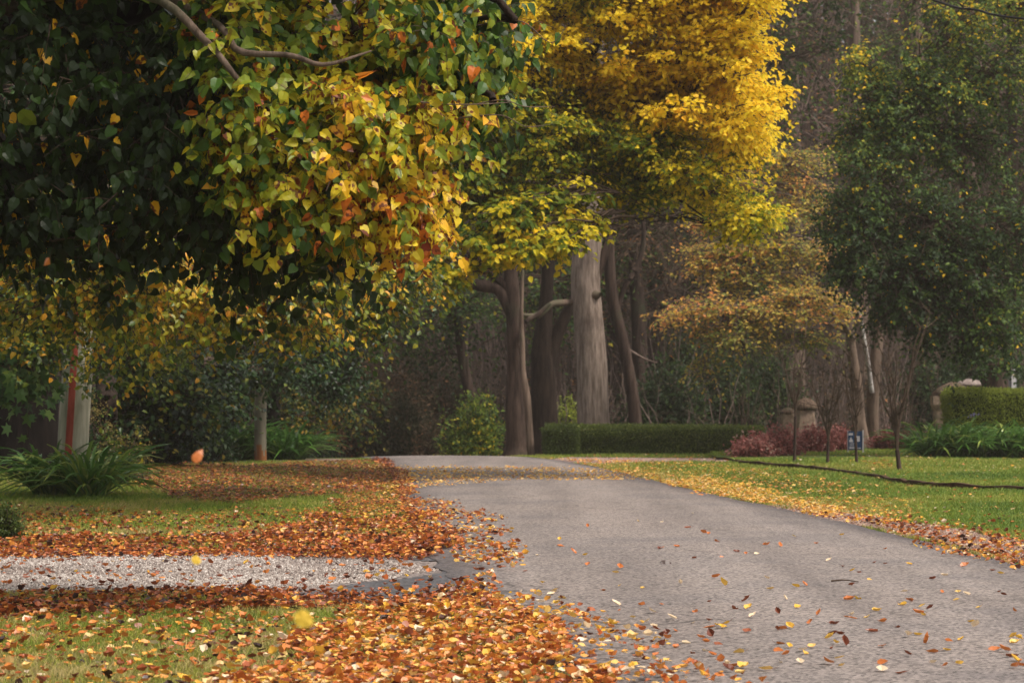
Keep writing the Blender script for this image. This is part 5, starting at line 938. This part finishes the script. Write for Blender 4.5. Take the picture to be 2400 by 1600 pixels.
def gate():
    d = 55.5; b = P(2215, 1060, d); b[2] = float(gh(b[0], b[1])); r = np.random.default_rng(804); root = thing('thatched_gate', 'small stone gate arch with dark thatched roof beside the clipped hedge', 'gate', b)
    s = d / F
    for px, w in ((2202, 13.5), (2262, 14)):
        c = P(px, 1060, d); c[2] = b[2]; g = MB(); pr = [(w * s * 1.12, 0), (w * s, .3), (w * s * .95, .65), (w * s * 1.0, .82), (w * s * 1.25, .89), (w * s * 1.42, .95), (w * s * 1.42, 1.12)]
        V, Q, T_ = lathe(pr, c, 24, r, .02, 1.3, .85); g.add(V, Q, M_stone); g.build('pillar', root, b)
    g = MB(); x0, x1 = P(2196, 0, d)[0], P(2268, 0, d)[0]; m = 14; a = np.linspace(0, math.pi, m); xc, rw = (P(2217, 0, d)[0] + P(2247, 0, d)[0]) / 2, 15 * s
    for yy in (-.13, .13):
        lo_ = np.stack([xc + rw * -np.cos(a), np.full(m, d + yy), b[2] + .82 + .13 * np.sin(a)], 1); hi_ = lo_.copy(); hi_[:, 2] = b[2] + 1.11; i = np.arange(m); g.add(np.concatenate([lo_, hi_]), np.stack([i[:-1], i[1:], i[1:] + m, i[:-1] + m], -1), M_stone)
    f1 = np.stack([xc + rw * -np.cos(a), np.full(m, d - .13), b[2] + .82 + .13 * np.sin(a)], 1); f2 = f1 + [0, .26, 0]; g.add(np.concatenate([f1, f2]), np.stack([i[:-1], i[:-1] + m, i[1:] + m, i[1:]], -1), M_stone); g.build('arch', root, b)
    g = MB(); c = P(2214, 1060, d); c[2] = b[2]; V, Q, T_ = lathe([(.2, 1.105), (.36, 1.11), (.39, 1.15), (.37, 1.20), (.27, 1.28), (.13, 1.36), (.04, 1.385)], c + [.16, 0, 0], 30, r, .045, .7, .2); g.add(V, Q, M_thatch, None, True); g.f.append((np.array(T_), 0, False)); g.build('roof', root, b)
gate()
def box(g, lo, hi, m, bev=.004):
    lo = np.array(lo, float); hi = np.array(hi, float); V = []; 
    for z in (lo[2], hi[2]):
        for x, y in ((lo[0], lo[1]), (hi[0], lo[1]), (hi[0], hi[1]), (lo[0], hi[1])): V.append((x, y, z))
    g.add(V, np.array([(0, 3, 2, 1), (4, 5, 6, 7), (0, 1, 5, 4), (1, 2, 6, 5), (2, 3, 7, 6), (3, 0, 4, 7)]), m)
# blue sign
d = 52.5; s = d / F; zb, zt_ = P(0, 1054, d)[2], P(0, 1010, d)[2]; x0, x1 = P(1988, 0, d)[0], P(2021, 0, d)[0]
root = thing('yard_sign', 'small blue and white sign board on a pale stake in the flower bed', 'sign', (x1, d, .1))
g = MB(); box(g, (x0, d, zb), (x1, d + .02, zt_), M_blue); g.build('board', root, (x1, d, .1))
g = MB(); box(g, (x1 + .004, d - .01, .0), (x1 + .026, d + .03, zt_ + .02), M_signpale); box(g, (x0 - .012, d + .021, .0), (x0 + .008, d + .045, zt_ + .01), M_signpale); g.build('stake', root, (x1, d, .1))
g = MB(); W = x1 - x0; H = zt_ - zb
box(g, (x0 + .03 * W, d - .004, zb + .78 * H), (x0 + .33 * W, d, zb + .90 * H), M_signpale)
hd = [(x0 + W * (.05 + .02), .42), (x0 + W * .36, .42), (x0 + W * .30, .55), (x0 + W * .24, .60), (x0 + W * .24, .66), (x0 + W * .14, .66), (x0 + W * .14, .58), (x0 + W * .07, .52)]
g.add([(a, d - .004, zb + H * b) for a, b in hd], [tuple(range(8))], M_signpale)
box(g, (x0 + .56 * W, d - .004, zb + .45 * H), (x0 + .82 * W, d, zb + .74 * H), M_signpale)
for yy, w0, w1 in ((.32, .08, .45), (.22, .08, .42), (.08, .08, .9), (.12, .08, .5)): box(g, (x0 + w0 * W, d - .004, zb + yy * H), (x0 + w1 * W, d, zb + (yy + .035) * H), M_signpale)
g.build('lettering', root, (x1, d, .1))
# grey panel
d = 58; x0, x1 = P(2319, 0, d)[0], P(2383, 0, d)[0]; root = thing('garden_screen', 'flat grey screen panel with a pale post showing over the clipped hedge', 'screen', (x0, d, 0))
g = MB(); box(g, (x0, d, .0), (x1, d + .05, P(0, 882, d)[2]), M_metal); g.build('board', root, (x0, d, 0))
g = MB(); xa = P(2370, 0, d)[0]; box(g, (xa, d - .07, .0), (P(2379, 0, d)[0], d - .003, P(0, 865, d)[2]), M_signpale); g.build('post', root, (x0, d, 0))

# ------------------------------------------------------------------ misty air
HAZE = 0.0006
m, n, l = newmat('haze'); v = n.new('ShaderNodeVolumePrincipled'); v.inputs['Density'].default_value = HAZE; v.inputs['Color'].default_value = (.95, .83, .74, 1); v.inputs['Anisotropy'].default_value = .2
o_ = n.new('ShaderNodeOutputMaterial'); l.new(v.outputs[0], o_.inputs['Volume'])
g = MB(); box(g, (-92, -42, -3.5), (92, 242, 44), m); tag(g.build('haze'), 'thin autumn mist over the wood', None, None, 'stuff')
